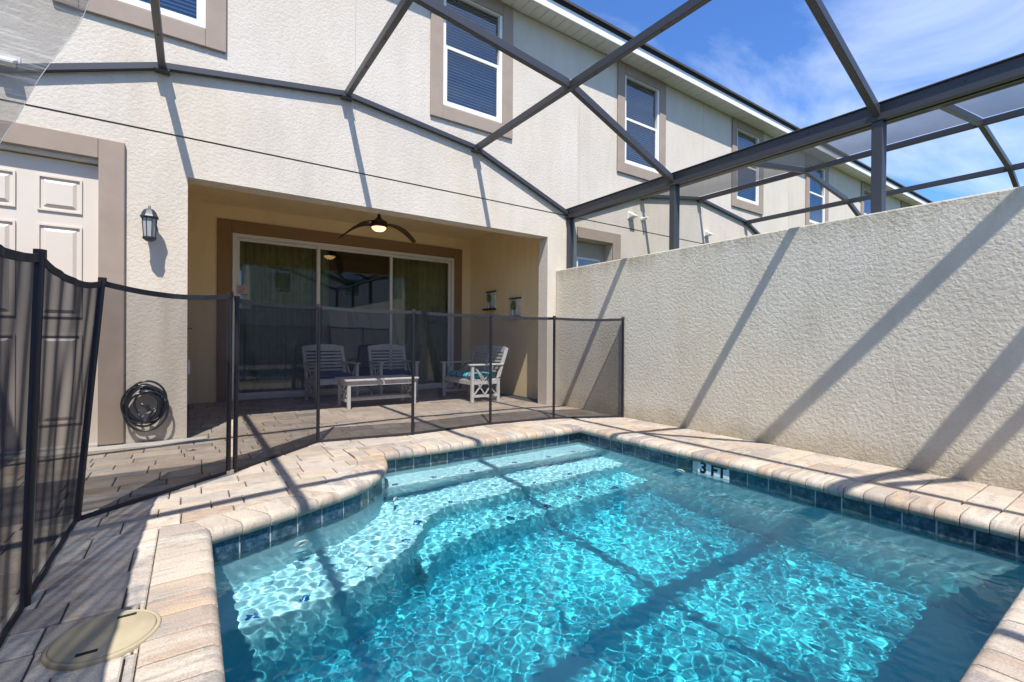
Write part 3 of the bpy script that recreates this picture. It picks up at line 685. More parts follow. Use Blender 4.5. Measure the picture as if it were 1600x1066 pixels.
def shell(house, x0, x1, holes, zlow=0):
    obj('lower_wall', wall_mb(x0, x1, -.07, 2.695, [h for h in holes if h[2] < 2.7], FY, .2), FAC, house)
    obj('upper_wall', wall_mb(x0, x1, 2.710, ZT, [h for h in holes if h[2] > 2.7], FY, .2), FAC, house)
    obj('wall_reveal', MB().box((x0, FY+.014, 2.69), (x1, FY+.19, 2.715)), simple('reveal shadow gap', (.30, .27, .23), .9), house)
    # vinyl soffit, board by board
    n = int(round((x1-x0)/.1525)); w = (x1-x0)/n
    sm = mesh_of('soffit_board', MB().box((-w/2+.004, -.135, 0), (w/2-.004, .135, .008)), SOFF)
    for i in range(n): link('soffit_board', sm, house, (x0+w*(i+.5), FY-.148, ZT+.002+(i % 2)*.002))
    obj('soffit_backing', MB().box((x0, 4.81, ZT+.012), (x1, FY+.2, ZT+.03)), SOFF, house)
    obj('fascia', MB().box((x0, 4.795, ZT-.015), (x1, 4.812, ZT+.115)), FASC, house, bevel=.004)
    obj('drip_edge', MB().box((x0, 4.775, ZT+.118), (x1, 4.83, ZT+.15)), DARK, house)
    r = MB(); th = .035
    def q(u, v): return (x0+(x1-x0)*u, 4.75+v*5.2, ZT+.152+v*1.95)
    r.add([q(0, 0), q(1, 0), q(1, 1), q(0, 1)], [(0, 1, 2, 3)]); r.add([(a, b, c+th) for a, b, c in (q(0, 0), q(1, 0), q(1, 1), q(0, 1))], [(0, 1, 2, 3)])
    r.add([q(0, 0), q(1, 0), (q(1, 0)[0], q(1, 0)[1], q(1, 0)[2]+th), (q(0, 0)[0], q(0, 0)[1], q(0, 0)[2]+th)], [(0, 1, 2, 3)])
    obj('roof', r, SHING, house)
def vent(x, z, label):
    v = thing('vent_hood', (x, FY, z), label, 'vent', 'white vent hoods on the stucco walls')
    b = MB(); b.add([(x-.055, FY, z+.05), (x+.055, FY, z+.05), (x+.055, FY-.115, z-.015), (x-.055, FY-.115, z-.015), (x-.055, FY, z-.05), (x+.055, FY, z-.05), (x+.055, FY-.115, z-.035), (x-.055, FY-.115, z-.035)],
          [(3, 2, 1, 0), (0, 1, 5, 4), (4, 5, 6, 7), (1, 2, 6, 5), (2, 3, 7, 6), (3, 0, 4, 7)])
    obj('hood', b, WHITE, v, bevel=.003); obj('flange', MB().box((x-.07, FY-.008, z-.065), (x+.07, FY-.001, z+.065)), WHITE, v)
PX = 1.36
JNT = simple('control joint bead', (.44, .40, .35), .8)
A = thing('townhouse', (PX, FY+2, 0), 'cream stucco townhouse with covered patio, taupe trims and sliding glass door behind the pool', 'house', 'townhouses in the row')
x0, x1 = -1.9, 4.64
holes = [(-1.50, -.634, -.06, 2.345), (-.034, 4.10, -.071, 2.353)]
holes += [window(A, cx) for cx in (-.33, 2.89)]
shell(A, x0, x1, holes)
s = MB(); ring(s, -1.70, -.467, 0.02, 2.545, .168, FY-.03, FY-.001, False); obj('door_surround', s, TRIM, A, bevel=.006)
obj('threshold', MB().box((-1.5, FY-.035, 0.0), (-.634, FY+.1, .03)), CONC, A)
six_panel_door(A, -1.50, -.634, 2.335, FY+.055)
obj('control_joint', MB().box((1.436, FY-.0015, 2.72), (1.442, FY+.004, ZT)), JNT, A)
# covered patio
ip = MB()
YB = 7.8; ZC = 2.8; XI = 4.38; XI0 = -.25
def quad(mb, a, b, c, d): mb.add([a, b, c, d], [(0, 1, 2, 3)])
quad(ip, (XI, FY+.2, 0), (XI, FY+.2, ZC), (XI, YB+.1, ZC), (XI, YB+.1, 0)); quad(ip, (XI0, FY+.2, 0), (XI0, YB+.1, 0), (XI0, YB+.1, ZC), (XI0, FY+.2, ZC))
ip.box((XI0, FY+.2, ZC), (XI, YB+.1, ZC+.1))
obj('patio_wall', ip, INNER, A)
bw = wall_mb(XI0, XI, 0, ZC, [(.47, 4.03, -.01, 2.42)], YB, .14); obj('patio_wall', bw, INNER, A)
hb = MB().add([(XI0, FY+.201, 2.353), (XI, FY+.201, 2.353), (XI, FY+.201, ZC), (XI0, FY+.201, ZC)], [(0, 1, 2, 3)]); obj('patio_header', hb, INNER, A)
s = MB(); ring(s, .29, 4.195, 0, 2.60, .175, YB-.025, YB-.001, False); obj('slider_surround', s, TRIMI, A, bevel=.005)
sd = MB(); ring(sd, .475, 4.025, .01, 2.415, .05, YB-.03, YB+.09); SL = obj('sliding_door', sd, WHITE, A, bevel=.004, origin=Vector((2.25, YB, 0)))
for (a, b, yy) in ((.525, 1.665, .03), (1.625, 2.85, .0), (2.80, 3.975, .03)):
    p = MB(); ring(p, a, b, .06, 2.365, .045, YB+yy-.008, YB+yy+.022); obj('door_leaf', p, WHITE, SL, bevel=.003)
    obj('pane', MB().add([(a+.045, YB+yy+.008, .10), (b-.045, YB+yy+.008, .10), (b-.045, YB+yy+.008, 2.32), (a+.045, YB+yy+.008, 2.32)], [(0, 1, 2, 3)]), GLASSD, SL)
ro = MB(); ro.add([(-.2, YB+.15, 0), (4.4, YB+.15, 0), (4.4, 11, 0), (-.2, 11, 0), (-.2, YB+.15, 2.7), (4.4, YB+.15, 2.7), (4.4, 11, 2.7), (-.2, 11, 2.7)], [(0, 1, 2, 3), (7, 6, 5, 4), (2, 3, 7, 6), (0, 3, 7, 4), (1, 2, 6, 5)]); obj('room', ro, ROOM, A)
for (a, b, ph) in ((.5, 1.6, 0.), (2.95, 4.05, 1.), (1.62, 1.86, 2.)):
    c_ = MB().grid(lambda u, v: (a+(b-a)*u, YB+.26+.035*math.sin(u*(b-a)*58+ph)+.012*math.sin(u*31+ph*3)+.01*math.sin(v*3+u*9), .03+2.5*v), int((b-a)*110), 6); obj('curtain', c_, CURT, A)
cl = tag(obj('ceiling_lamp', MB().lathe([(.02, 0), (.16, -.01), (.15, -.05), (.08, -.085), (.005, -.09)], (2.1, 9.2, 2.7), 24), FROST), 'round white ceiling lamp seen through the middle glass panel', 'ceiling lamp')
# outlet and hose bib on the column side
tag(obj('outlet_cover', MB().box((-.033, FY+.05, .58), (-.012, FY+.12, .71)), WHITE, bevel=.004), 'small white outlet box low on the inner side of the column', 'outlet')
hk = MB().tube([(-.034, FY+.08, 1.0), (.0, FY+.08, 1.0)], .006); hk.tube([(0, FY+.08+.014*math.cos(t), 1.0+.014*math.sin(t)) for t in np.linspace(0, 6.28, 10)[:-1]], .004, 6, True)
tag(obj('gate_hook', hk, IRON), 'tiny dark eye hook on the column edge above the outlet box', 'hook')
def notice():
    t = thing('notice_sign', (.585, YB-.0, 1.55), 'small pale notice taped inside the left glass panel', 'sign')
    obj('sheet', MB().box((.545, YB-.006, 1.545), (.665, YB-.003, 1.672)), PAPER, t)
    lines = MB()
    for i in range(6): lines.box((.555, YB-.0075, 1.56+i*.018), (.555+random.uniform(.07, .1), YB-.0065, 1.566+i*.018))
    obj('print', lines, simple('faded red print', (.35, .18, .18), .8), t)
notice()
# neighbours
def neighbour(cx, label, w=6.3):
    H = thing('townhouse', (cx, FY+2, 0), label, 'house', 'townhouses in the row')
    hs = [window(H, cx-1.61), window(H, cx+1.60)]
    dx0, dx1 = cx-3.015, cx-2.285
    hs.append((dx0, dx1, -.06, 2.41)); a = cx-3.02; b = a+w; shell(H, a+.0, b+.0 if True else b, hs)
    s = MB(); s.box((dx1, FY-.03, 0), (dx1+.175, FY-.001, 2.575)); s.box((a, FY-.03, 2.41), (dx1, FY-.001, 2.575)); obj('door_surround', s, TRIM, H, bevel=.006)
    dr = obj('door', MB().box((dx0, FY+.15, .01), (dx1, FY+.19, 2.40)), simple('beige door paint', (.40, .35, .29), .5), H, bevel=.003)
    f_ = MB(); ring(f_, dx0+.12, dx1-.12, 1.0, 2.17, .035, FY+.135, FY+.152); obj('glazing_frame', f_, WHITE, dr, bevel=.004)
    obj('pane', MB().add([(dx0+.155, FY+.146, 1.04), (dx1-.155, FY+.146, 1.04), (dx1-.155, FY+.146, 2.135), (dx0+.155, FY+.146, 2.135)], [(0, 1, 2, 3)]), GLASSW, dr)
    for jx in (.04, 3.1): obj('control_joint', MB().box((a+jx-.003, FY-.0015, 2.72), (a+jx+.003, FY+.004, ZT)), JNT, H)
    return H
neighbour(7.66, 'cream stucco townhouse just beyond the right wall, with its own cage against it')
neighbour(13.96, 'second cream stucco townhouse beyond the wall, partly hidden by the neighbouring cage')
neighbour(20.26, 'farthest townhouse of the row, at the end of the receding eave line')
vent(-1.16, 2.985, 'white vent hood above the paneled door, behind the loose screen')
vent(5.79, 2.915, 'white vent hood right of the half hidden glazed door, left of the small wall light')
vent(7.86, 2.90, 'white vent hood farthest right, just above the top of the privacy wall')
wl_ = thing('wall_spout', (6.07, FY, 2.9), 'small white pipe stub between the two vent hoods on the neighbouring wall', 'pipe')
obj('pipe', MB().tube([(6.07, FY, 2.9), (6.07, FY-.12, 2.9)], .022, 12), WHITE, wl_); obj('flange', MB().tube([(6.07, FY-.004, 2.9), (6.07, FY-.012, 2.9)], .038, 12), WHITE, wl_)

# house across the lane behind the viewer (seen only in the glass)
OP = thing('opposite_house', (2, -13, 0), 'plain cream house across the lane, reflected in the sliding glass', 'house')
obj('wall', MB().box((2.6, -13.2, 0), (17, -19, 5.4)), FAC, OP); 
rf = MB(); rf.add([(2.2, -12.7, 5.3), (17.5, -12.7, 5.3), (17.5, -16, 7.2), (2.2, -16, 7.2), (17.5, -19.5, 5.3), (2.2, -19.5, 5.3)], [(0, 1, 2, 3), (3, 2, 4, 5)]); obj('roof', rf, SHING, OP)
for wx in (4.2, 8, 12.5):
    b = MB(); ring(b, wx-.5, wx+.5, 3.4, 4.9, .08, -13.19, -13.14); w_ = obj('window', b, WHITE, OP); obj('pane', MB().box((wx-.42, -13.196, 3.48), (wx+.42, -13.18, 4.82)), GLASSW, w_)

# ------------------------------------------------------------------ screen enclosures
NODES = [(-1.76, 2.72), (-.22, 3.27), (1.34, 3.50), (2.92, 3.31), (4.47, 2.72)]
FR = [3.31, 1.41, -.49, -2.5]
def enclosure(dx, label, braces, mirror=False, nodes=NODES):
    T = thing('screen_enclosure', (1.36+dx, 1.2, 0), label, 'pool cage', 'bronze pool cages')
    nd = [(x+dx, z) for x, z in nodes]
    def bar(nm, p, q, w, h, up=(0, 0, 1), off=0): return obj(nm, MB().bar(p, q, w, h, up, off), BRONZE, T, bevel=.004)
    for i in range(4):       # arch on the facade
        (xa, za), (xb, zb) = nd[i], nd[i+1]; bar('wall_beam', (xa, FY-.026, za), (xb, FY-.026, zb), .045, .055)
    for i, (x, z) in enumerate(nd):
        if i in (0, 4):
            o_ = bar('gutter_beam', (x, FY-.004, z), (x, FR[-1], z), .075, .125)
            bar('gutter_lip', (x, FY-.006, z+.068), (x, FR[-1], z+.068), .11, .010)
        else: bar('purlin', (x, FY-.052, z-.012), (x, FR[-1], z-.012), .050, .075)
        # foot bracket on the facade
        obj('bracket', MB().box((x-.055, FY-.10, z-.06), (x+.055, FY-.003, z-.045)), BRONZE, T)
    for y in FR:
        for i in range(4):
            (xa, za), (xb, zb) = nd[i], nd[i+1]; ww = .05 if y > -.4 else .09
            L = math.hypot(xb-xa, zb-za); ux, uz = (xb-xa)/L, (zb-za)/L; e = .028
            bar('rafter', (xa+ux*e, y, za+uz*e-.004), (xb-ux*e, y, zb-uz*e-.004), ww, .075)
        for i in (0, 4):
            x, z = nd[i]; 
            if dx > 10: continue
            bar('post', (x, y, 1.897), (x, y, z-.064), .05, .075, (0, 1, 0))
            s_ = 1 if i == 0 else -1
    for i in (0, 4):
        x, z = nd[i]; bar('post', (x-.0, FY-.03, 1.897), (x, FY-.03, z-.064), .055, .05, (0, 1, 0))
    for (a, b) in braces: bar('brace', a, b, .05, .075)
    bm_ = mesh_of('bolt', MB().lathe([(.006, 0), (.006, .004), (.003, .006), (.0005, .006)], n=8), IRON)
    for (x, z) in nd[1:4]:
        for y in (4.7, 4.2, 3.7, 2.9, 2.2): link('bolt', bm_, T, (x, y+.13*x % .3, z-.050), rot=(math.pi, 0, 0))
    for y in (4.4, 3.6, 2.6, 1.9, .9): link('bolt', bm_, T, (nd[4][0]-.0375, y, nd[4][1]+.02), rot=(0, -math.pi/2, 0))
    return T, nd
def npt(x, y, nodes=NODES, dx=0):
    for i in range(4):
        (xa, za), (xb, zb) = nodes[i], nodes[i+1]
        if xa <= x-dx <= xb: return (x, y, za+(zb-za)*(x-dx-xa)/(xb-xa))
T1, nd1 = enclosure(0, 'dark bronze pool cage frame arching from the townhouse over the pool', [((2.92, 1.38, 3.29), (4.44, -.46, 2.72)), ((2.95, -.62, 3.29), (4.43, -.88, 2.75))])
T2, nd2 = enclosure(6.27, 'neighbouring bronze cage frame with screened roof, beyond the privacy wall', [], nodes=NODES)
# roof screens of the neighbouring cage
for i in range(2):
    for (ya, yb) in ((5.08, 3.34), (3.28, 1.44), (1.38, -.44), (-.54, -2.45)):
        (xa, za), (xb, zb) = nd2[i], nd2[i+1]
        m_ = MB().grid(lambda u, v: (xa+.03+(xb-xa-.06)*u, ya+(yb-ya)*v, za+(zb-za)*u+.03-.02*math.sin(u*math.pi)*math.sin(v*math.pi)), 4, 4); obj('screen_panel', m_, SCREEN, T2)
# loose screen hanging in the top left bay
fp = [(-.20, 3.22), (-.235, 2.75), (-.30, 2.34), (-.345, 2.17), (-.375, 2.09), (-.43, 1.96), (-.48, 1.85), (-.53, 1.73), (-.56, 1.67), (-.585, 1.625)]
def flap(u, v):
    z = 3.2+(1.61-3.2)*v
    xe = np.interp(-z, [-q[1] for q in fp], [q[0] for q in fp])
    x = -1.74+(xe+1.74)*u; zz = z+(.10*(1-u)*v)
    return (x, 2.4+.05*math.sin(u*5+v*3)*v+.02*math.sin(v*19+u*8)*v, zz)
ls = thing('loose_screen', (-.9, 2.4, 3.2), 'torn grey insect screen hanging loose in the upper left corner', 'screen')
obj('mesh_sheet', MB().grid(flap, 30, 40), FLAP, ls)
em = [flap(1, v) for v in np.linspace(0, 1, 30)]
obj('hem', MB().tube([Vector(p) for p in em], .0012, 5), simple('pale screen hem', (.5, .5, .5), .5), ls)

# ------------------------------------------------------------------ removable pool fence
fence = thing('pool_fence', (.9, 3.9, 0), 'black mesh child safety fence on slim poles around the pool', 'fence')
P = [((-.47, .35), (-.46, .42), 1.24), ((-.468, 1.30), (-.46, 1.38), 1.24), ((-.464, 2.235), (-.452, 2.35), 1.225), ((-.468, 3.12), (-.392, 3.27), 1.225), ((.205, 3.66), (.215, 3.69), 1.22), ((.245, 3.675), (.255, 3.70), 1.195),
     ((.912, 4.318), (.925, 4.345), 1.21), ((1.74, 4.197), (1.75, 4.215), 1.195), ((2.647, 4.253), (2.652, 4.26), 1.195), ((3.445, 4.153), (3.45, 4.16), 1.185), ((4.225, 3.815), (4.225, 3.82), 1.185)]
for i, (a, b, h) in enumerate(P):
    po = obj('post', MB().tube([(a[0], a[1], -.02), (a[0]*.5+b[0]*.5, a[1]*.5+b[1]*.5, h/2), (b[0], b[1], h)], .0145, 12), BLACK, fence)
    obj('cap', MB().tube([(b[0], b[1], h-.028), (b[0], b[1], h+.006)], .0185, 12), CAPM, po)
    if i == 4: obj('ground_sleeve', MB().tube([(a[0]+.01, a[1], -.02), (a[0]+.01, a[1], .022)], .024, 10), simple('pale sleeve', (.6, .55, .4), .7), po)
for i in range(len(P)-1):
    if i == 4: continue
    (a0, b0, h0), (a1, b1, h1) = P[i], P[i+1]; near = i < 3
    sag = .045 if near else (.035 if i == 3 else .012)
    wr = .008 if near else (.008 if i == 3 else .002)
    h0 -= .035; h1 -= .035
    L = math.dist(a0, a1); dx, dy = (a1[0]-a0[0])/L, (a1[1]-a0[1])/L
    def pt(u, z, i=i):
        t0 = Vector((a0[0]+(b0[0]-a0[0])*z, a0[1]+(b0[1]-a0[1])*z, h0*z+.012)); t1 = Vector((a1[0]+(b1[0]-a1[0])*z, a1[1]+(b1[1]-a1[1])*z, h1*z+.012))
        p = t0.lerp(t1, u); e = math.sin(math.pi*u); p.z -= sag*4*u*(1-u)*z
        w = wr*(math.sin(7*u+9*u*u+4*z+i)*.6+.5*math.sin(23*u*(1+.3*z)+2*i)+.4*math.sin(41*u-6*z))*min(1, 5*u*(1-u)*2)*(.35+.65*math.sin(math.pi*min(1, z*1.0)*.9))
        p.x += -dy*w; p.y += dx*w; return p
    pn = obj('mesh_panel', MB().grid(lambda u, v: tuple(pt(u, v)), 48 if near else 20, 12), MESHF, fence)
    for z, r, nm in ((1., .012, 'top_binding'), (0., .010, 'bottom_binding')):
        b = MB()
        for k in range(16):
            p, q = pt(k/16, z), pt((k+1)/16, z); b.bar(p, q, .006, .030 if z else .022)
        obj(nm, b, BLACKB, fence)

# ------------------------------------------------------------------ wall lantern
lx, ly, lz = -.298, FY-.115, 1.735
LT = thing('wall_lantern', (lx, FY, lz), 'dark hexagonal wall lantern with frosted glass on the stucco column', 'lantern')
obj('roof', MB().lathe([(.088, .205), (.092, .215), (.078, .235), (.066, .262), (.045, .285), (.014, .297), (.010, .305), (.014, .312), (.008, .322), (.002, .33)], (lx, ly, lz), 8, False, .39), IRON, LT)
obj('glass', MB().lathe([(.052, .028), (.066, .20)], (lx, ly, lz), 8, False, .39), FROST, LT)
cg = MB()
for k in range(8):
    a = 2*math.pi*k/8+.39; cg.tube([(lx+.056*math.cos(a), ly+.056*math.sin(a), lz+.02), (lx+.072*math.cos(a), ly+.072*math.sin(a), lz+.208)], .0045, 5)
obj('cage', cg, IRON, LT); obj('base', MB().lathe([(.03, -.012), (.064, .008), (.068, .018), (.068, .028)], (lx, ly, lz), 8, False, .39), IRON, LT)
br = MB().lathe([(.001, 0), (.05, 0), (.05, .014), (.001, .014)], n=16); q = Matrix.Translation((lx, FY-.001, lz+.13)) @ Matrix.Rotation(math.radians(90), 4, 'X'); br.v = [tuple(q @ Vector(v)) for v in br.v]
br.tube([(lx, FY-.01, lz+.13), (lx, ly+.05, lz+.13)], .012, 8); obj('bracket', br, IRON, LT)

for ch_ in list(LT.children):
    if ch_.name.startswith('bracket'): continue
    for v in ch_.data.vertices: v.co.x *= .74; v.co.y = (v.co.y-(ly-FY))*.74+(ly-FY); v.co.z *= .90
# ------------------------------------------------------------------ hose
hx, hy, hz = -.33, FY-.055, .335
HO = thing('garden_hose', (hx, hy, hz), 'coiled black garden hose hanging low on the stucco column', 'hose')
pts = []; T_ = 7; NP = 460
for i in range(NP):
    t = i/NP; a = 2*math.pi*T_*t; w = .160+.026*math.sin(a*.53+1)+.016*math.sin(a*1.37)-.012*math.sin(t*9)
    ox = .014*math.sin(t*11); oz = .012*math.cos(t*7)
    pts.append((hx+ox+w*math.cos(a), hy-.018-.020*math.sin(a*.71+t*5), hz+oz+w*1.0*math.sin(a)))
pts = [(hx+(x-hx)*.82, y, z) for x, y, z in pts]
obj('coil', MB().tube(pts, .0088, 7), RUB, HO)
pts = [(hx+.13*math.cos(.4+3.4*t)*(1-.45*t)+.02, hy-.045-.01*math.sin(5*t), hz+.13*math.sin(.4+3.4*t)*(1-.2*t)) for t in np.linspace(0, 1, 26)]
pts += [(pts[-1][0]+.10*s_, hy-.05-.015*math.sin(3*s_), pts[-1][2]-.06*math.sin(s_*4)-.02*s_) for s_ in np.linspace(.05, 1.4, 18)]
obj('loose_loop', MB().tube(pts, .0092, 7), RUB, HO)
pts = [(hx-.05+.15*math.sin(t*2.6), hy-.05, hz+.10-.19*t+.05*math.sin(t*5)) for t in np.linspace(0, 1, 20)]; obj('loose_loop', MB().tube(pts, .0092, 7), RUB, HO)
obj('nozzle', MB().tube([(hx-.015, hy-.06, hz+.015), (hx+.02, hy-.07, hz+.0), (hx+.035, hy-.06, hz-.045)], [.014, .019, .014], 10), RUB, HO)
obj('hanger', MB().box((hx-.035, FY-.09, hz+.10), (hx+.035, FY-.002, hz+.135)), simple('dark blue hanger', (.01, .015, .06), .4), HO, bevel=.01)

# ------------------------------------------------------------------ ceiling fan
fx, fy, fz = 2.14, 6.4, 2.49
FN = thing('ceiling_fan', (fx, fy, ZC), 'dark ceiling fan with drooping blades and glowing amber light under the patio ceiling', 'ceiling fan')
obj('stem', MB().lathe([(.055, .31), (.05, .29), (.014, .27), (.014, .16), (.03, .11), (.06, .075), (.085, .06)], (fx, fy, fz), 20), FANM, FN)
obj('motor', MB().lathe([(.085, .062), (.112, .05), (.115, -.02), (.10, -.03)], (fx, fy, fz), 20), FANM, FN)
obj('lamp', MB().lathe([(.098, -.031), (.092, -.05), (.06, -.078), (.02, -.088), (.001, -.089)], (fx, fy, fz), 20), LAMP, FN)
for k, ang in enumerate((186, 302)):
    a = math.radians(ang)
    def bl_(u, v):
        r = .07+.50*u; w = .042+.034*math.sin(math.pi*min(1, .25+u*.75)); y = (v-.5)*2*w; droop = -.28*u**1.45+.03*math.sin(u*3.1); tw = .35*(v-.5)*2*w*3
        rx, ry = r, y+.06*math.sin(u*2.6); return (fx+rx*math.cos(a)-ry*math.sin(a), fy+rx*math.sin(a)+ry*math.cos(a), fz+droop+tw*.25)
    b = MB().grid(bl_, 14, 4); top = [(x, y, z+.012) for x, y, z in b.v]; nV = len(top); b2 = MB(); b2.add(b.v, b.f, True); b2.add(top, [q_[::-1] for q_ in b.f], True)
    o = obj('blade', b2, FANM, FN)

# ------------------------------------------------------------------ sconces on the patio side wall
for (y, z, lab) in ((7.02, 1.44, 'wall sconce with green sprig in a vase, the one nearer the sliding door'), (6.27, 1.275, 'wall sconce with green sprig in a vase, the one nearer the pool')):
    T_s = thing('wall_sconce', (XI, y, z), lab, 'wall sconce', 'plant sconces on the side wall'); w = .15
    obj('board', MB().box((XI-.018, y-w, z), (XI-.002, y+w, z+.30)), PLAQ, T_s, bevel=.003)
    obj('shelf', MB().box((XI-.10, y-w-.01, z-.012), (XI-.003, y+w+.01, z+.018)), simple('dark shelf', (.05, .025, .018), .6), T_s, bevel=.003)
    obj('top_rail', MB().box((XI-.03, y-w-.01, z+.302), (XI-.003, y+w+.01, z+.325)), simple('brown rail', (.10, .06, .035), .6), T_s)
    obj('vase', MB().lathe([(.018, .02), (.022, .06), (.014, .10), (.016, .12)], (XI-.06, y, z), 12), simple('pale glass vase', (.55, .6, .6), .2), T_s)
    lf = MB(); R_ = random.Random(int(y*10))
    for k in range(110):
        a = R_.uniform(0, 6.28); h = R_.uniform(.12, .26); rr = .040*R_.random()**.5*math.sin((h-.10)/.17*3.0)+.006; p = Vector((XI-.06+rr*math.cos(a)*.8, y+rr*math.sin(a), z+h)); d = Vector((math.cos(a), math.sin(a), .9)).normalized(); s_ = d.cross(Vector((0, 0, 1))).normalized()*.011
        lf.add([p-s_, p+d*.03, p+s_, p-d*.02], [(0, 1, 2, 3)])
    o = obj('sprig', lf, GREEN, T_s)

# ------------------------------------------------------------------ patio furniture
def make_seat(w, name, label, group=None, cat='chair', slats=7, div=False):
    """local: x right, front faces -y, origin on the floor at the middle"""
    t = thing(name, (0, 0, 0), label, cat, group); dpt = .56; hw = w/2; f0, b0 = -dpt/2, dpt/2
    for sx in (-1, 1):
        x = sx*(hw-.022)
        obj('leg', MB().box((x-.022, f0, 0), (x+.022, f0+.044, .53)), WOODG, t, bevel=.004)
        b = MB().bar((x, b0-.10, 0), (x, b0-.10, .36), .044, .044, (0, 1, 0)); b.bar((x, b0-.10, .34), (x, b0+.055, .785), .044, .04, (0, 1, 0)); obj('leg', b, WOODG, t, bevel=.003)
        obj('armrest', MB().box((x-.035, f0-.03, .532), (x+.035, b0-.02, .556)), WOODG, t, bevel=.006)
        obj('side_rail', MB().box((x-.012, f0+.044, .26), (x+.012, b0-.12, .31)), WOODG, t); obj('side_stretcher', MB().box((x-.012, f0+.044, .075), (x+.012, b0-.12, .11)), WOODG, t)
        for (ya, yb, za, zb) in ((.05, .42, .11, .53), (.42, .05, .11, .53), (.05, .20, .53, .31), (.22, .42, .31, .53), (.235, .06, .11, .34), (.235, .41, .11, .34)):
            obj('lattice_bar', MB().bar((x, f0+ya, za), (x, f0+yb, zb), .014, .020, (1, 0, 0)), WOODG, t)
    obj('front_rail', MB().box((-hw+.044, f0+.008, .255), (hw-.044, f0+.03, .315)), WOODG, t, bevel=.003)
    obj('back_rail', MB().box((-hw+.044, b0-.11, .255), (hw-.044, b0-.088, .315)), WOODG, t)
    for k in range(6): y = f0+.04+k*.075; obj('seat_slat', MB().box((-hw+.03, y, .315), (hw-.03, y+.055, .332)), WOODG, t)
    secs = [(-hw+.044, hw-.044)] if not div else [(-hw+.044, -.018), (.018, hw-.044)]
    pos = lambda z: b0-.10+(z-.34)*.155/.445
    for (a, b) in secs:
        for k in range(slats):
            z = .42+k*.050; obj('back_slat', MB().box((a, pos(z)-.008, z), (b, pos(z)+.008, z+.030)), WOODG, t)
    if div: obj('back_divider', MB().bar((0, pos(.34), .34), (0, pos(.77), .77), .036, .03, (0, 1, 0)), WOODG, t)
    c = MB(); z = .765
    for k in range(10):
        u, u2 = k/10, (k+1)/10; x0_, x1_ = -hw+.02+(w-.04)*u, -hw+.02+(w-.04)*u2; za = z+.028*math.sin(math.pi*u)+.03; zb = z+.028*math.sin(math.pi*u2)+.03
        y = pos(z); c.add([(x0_, y-.013, z-.015), (x1_, y-.013, z-.015), (x1_, y-.013, zb), (x0_, y-.013, za), (x0_, y+.013, z-.015), (x1_, y+.013, z-.015), (x1_, y+.013, zb), (x0_, y+.013, za)], [(0, 1, 2, 3), (7, 6, 5, 4), (3, 2, 6, 7), (0, 4, 5, 1)])
    obj('top_rail', c, WOODG, t); return t
def cushion(w, d, name, mat, label, x, y, rz, h=.075, group=None):
    def prof(u, v, s):
        a, b = 2*u-1, 2*v-1; e = (max(0, 1-abs(a)**5)*max(0, 1-abs(b)**5))**.35
        q_ = 1-.04*(1-e); return (a*w/2*q_, b*d/2*q_, h/2*s*e*(1+.05*math.sin(9*u)*math.sin(7*v)))
    m_ = MB().grid(lambda u, v: prof(u, v, 1), 18, 14); m_.grid(lambda u, v: prof(1-u, v, -1), 18, 14)
    o = link(name, mesh_of(name, m_, mat), None, (x, y, .333+h/2), rot=(0, 0, rz)); return tag(o, label, 'cushion', group)
ch = make_seat(.62, 'patio_armchair', 'grey slatted armchair with navy cushion, the left one by the sliding door', 'slatted armchairs by the glass door')
ch.location = (1.70, 7.2, 0); ch.rotation_euler = (0, 0, math.radians(7))
c2 = copy_tree(ch); c2.location = (2.66, 7.22, 0); c2.rotation_euler = (0, 0, 0); c2['label'] = 'grey slatted armchair with navy cushion, directly behind the coffee table centre'
cushion(.51, .44, 'seat_cushion', BLUEC, 'navy seat cushion on the left armchair', 1.70, 7.17, math.radians(7), group='navy cushions'); cushion(.51, .44, 'seat_cushion', BLUEC, 'navy seat cushion on the armchair behind the coffee table', 2.66, 7.19, 0, group='navy cushions')
lv = make_seat(.95, 'patio_loveseat', 'grey slatted two seat bench with teal striped cushion, sideways at the right of the patio', None, 'bench', div=True)
lv.location = (3.57, 6.27, 0); lv.rotation_euler = (0, 0, math.radians(-90))
cushion(.84, .44, 'bench_cushion', STRIPE, 'teal and blue striped cushion on the sideways bench', 3.54, 6.27, math.radians(-90), .085)
tb = thing('coffee_table', (2.10, 6.32, 0), 'low grey slatted coffee table with crossed end bars and lower shelf', 'table')
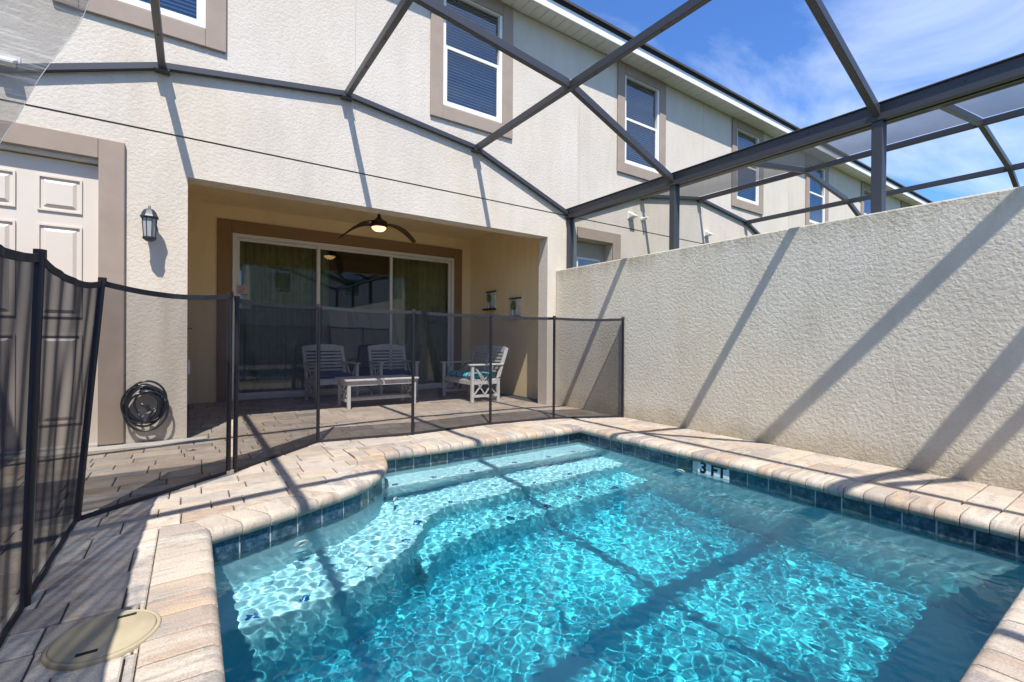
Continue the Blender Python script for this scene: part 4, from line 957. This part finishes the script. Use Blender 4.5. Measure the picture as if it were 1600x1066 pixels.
X0, X1, Y0, Y1 = 1.64, 2.57, 6.08, 6.57
for (a, b) in ((X0-.03, 2.095), (2.115, X1+.03)): obj('top_board', MB().box((a, Y0-.03, .362), (b, Y1+.03, .385)), WOODG, tb, bevel=.004)
ap = MB(); ring(ap, X0, X1, 0, 1, .001, 0, 0) if False else None
for (a, b) in (((X0+.04, Y0, .30), (X1-.04, Y0+.018, .36)), ((X0+.04, Y1-.018, .30), (X1-.04, Y1, .36)), ((X0, Y0+.04, .30), (X0+.018, Y1-.04, .36)), ((X1-.018, Y0+.04, .30), (X1, Y1-.04, .36))): obj('apron', MB().box(a, b), WOODG, tb)
for x in (X0, X1-.042):
    for y in (Y0, Y1-.042): obj('leg', MB().box((x, y, 0), (x+.042, y+.042, .36)), WOODG, tb, bevel=.003)
    xm = x+.021; obj('end_stretcher', MB().box((xm-.01, Y0+.042, .085), (xm+.01, Y1-.042, .12)), WOODG, tb)
    for (ya, yb) in ((.05, .30), (.20, .45), (.30, .05), (.45, .20)): obj('lattice_bar', MB().bar((xm, Y0+ya, .12), (xm, Y0+yb, .30), .014, .018, (1, 0, 0)), WOODG, tb)
sm = mesh_of('shelf_slat', MB().box((-.011, -.11, 0), (.011, .11, .014)), WOODG)
for k in range(30): link('shelf_slat', sm, tb, (X0+.055+k*.0285, 6.325, .122))
for y in (6.225, 6.425): obj('shelf_rail', MB().box((X0+.03, y-.01, .092), (X1-.03, y+.01, .12)), WOODG, tb)
# few dry leaves on the deck
LEAF = simple('dry leaf', (.12, .09, .03), .8, var=.3, scale=40)
for i, (x, y) in enumerate([(-.02, 4.55)]):
    b = MB().add([(0, 0, .002), (.03, .012, .012), (.06, .0, .004), (.03, -.014, .010)], [(0, 1, 2, 3)]); b.add([(.01, .0, .002), (-.012, .03, .012), (-.03, .035, .004), (-.012, .01, .010)], [(0, 1, 2, 3)])
    o = link('fallen_leaf', mesh_of('fallen_leaf', b, LEAF), None, (x, y, .002), rot=(0, 0, i)); tag(o, 'small dry leaf lying on the pavers in front of the column', 'leaf')
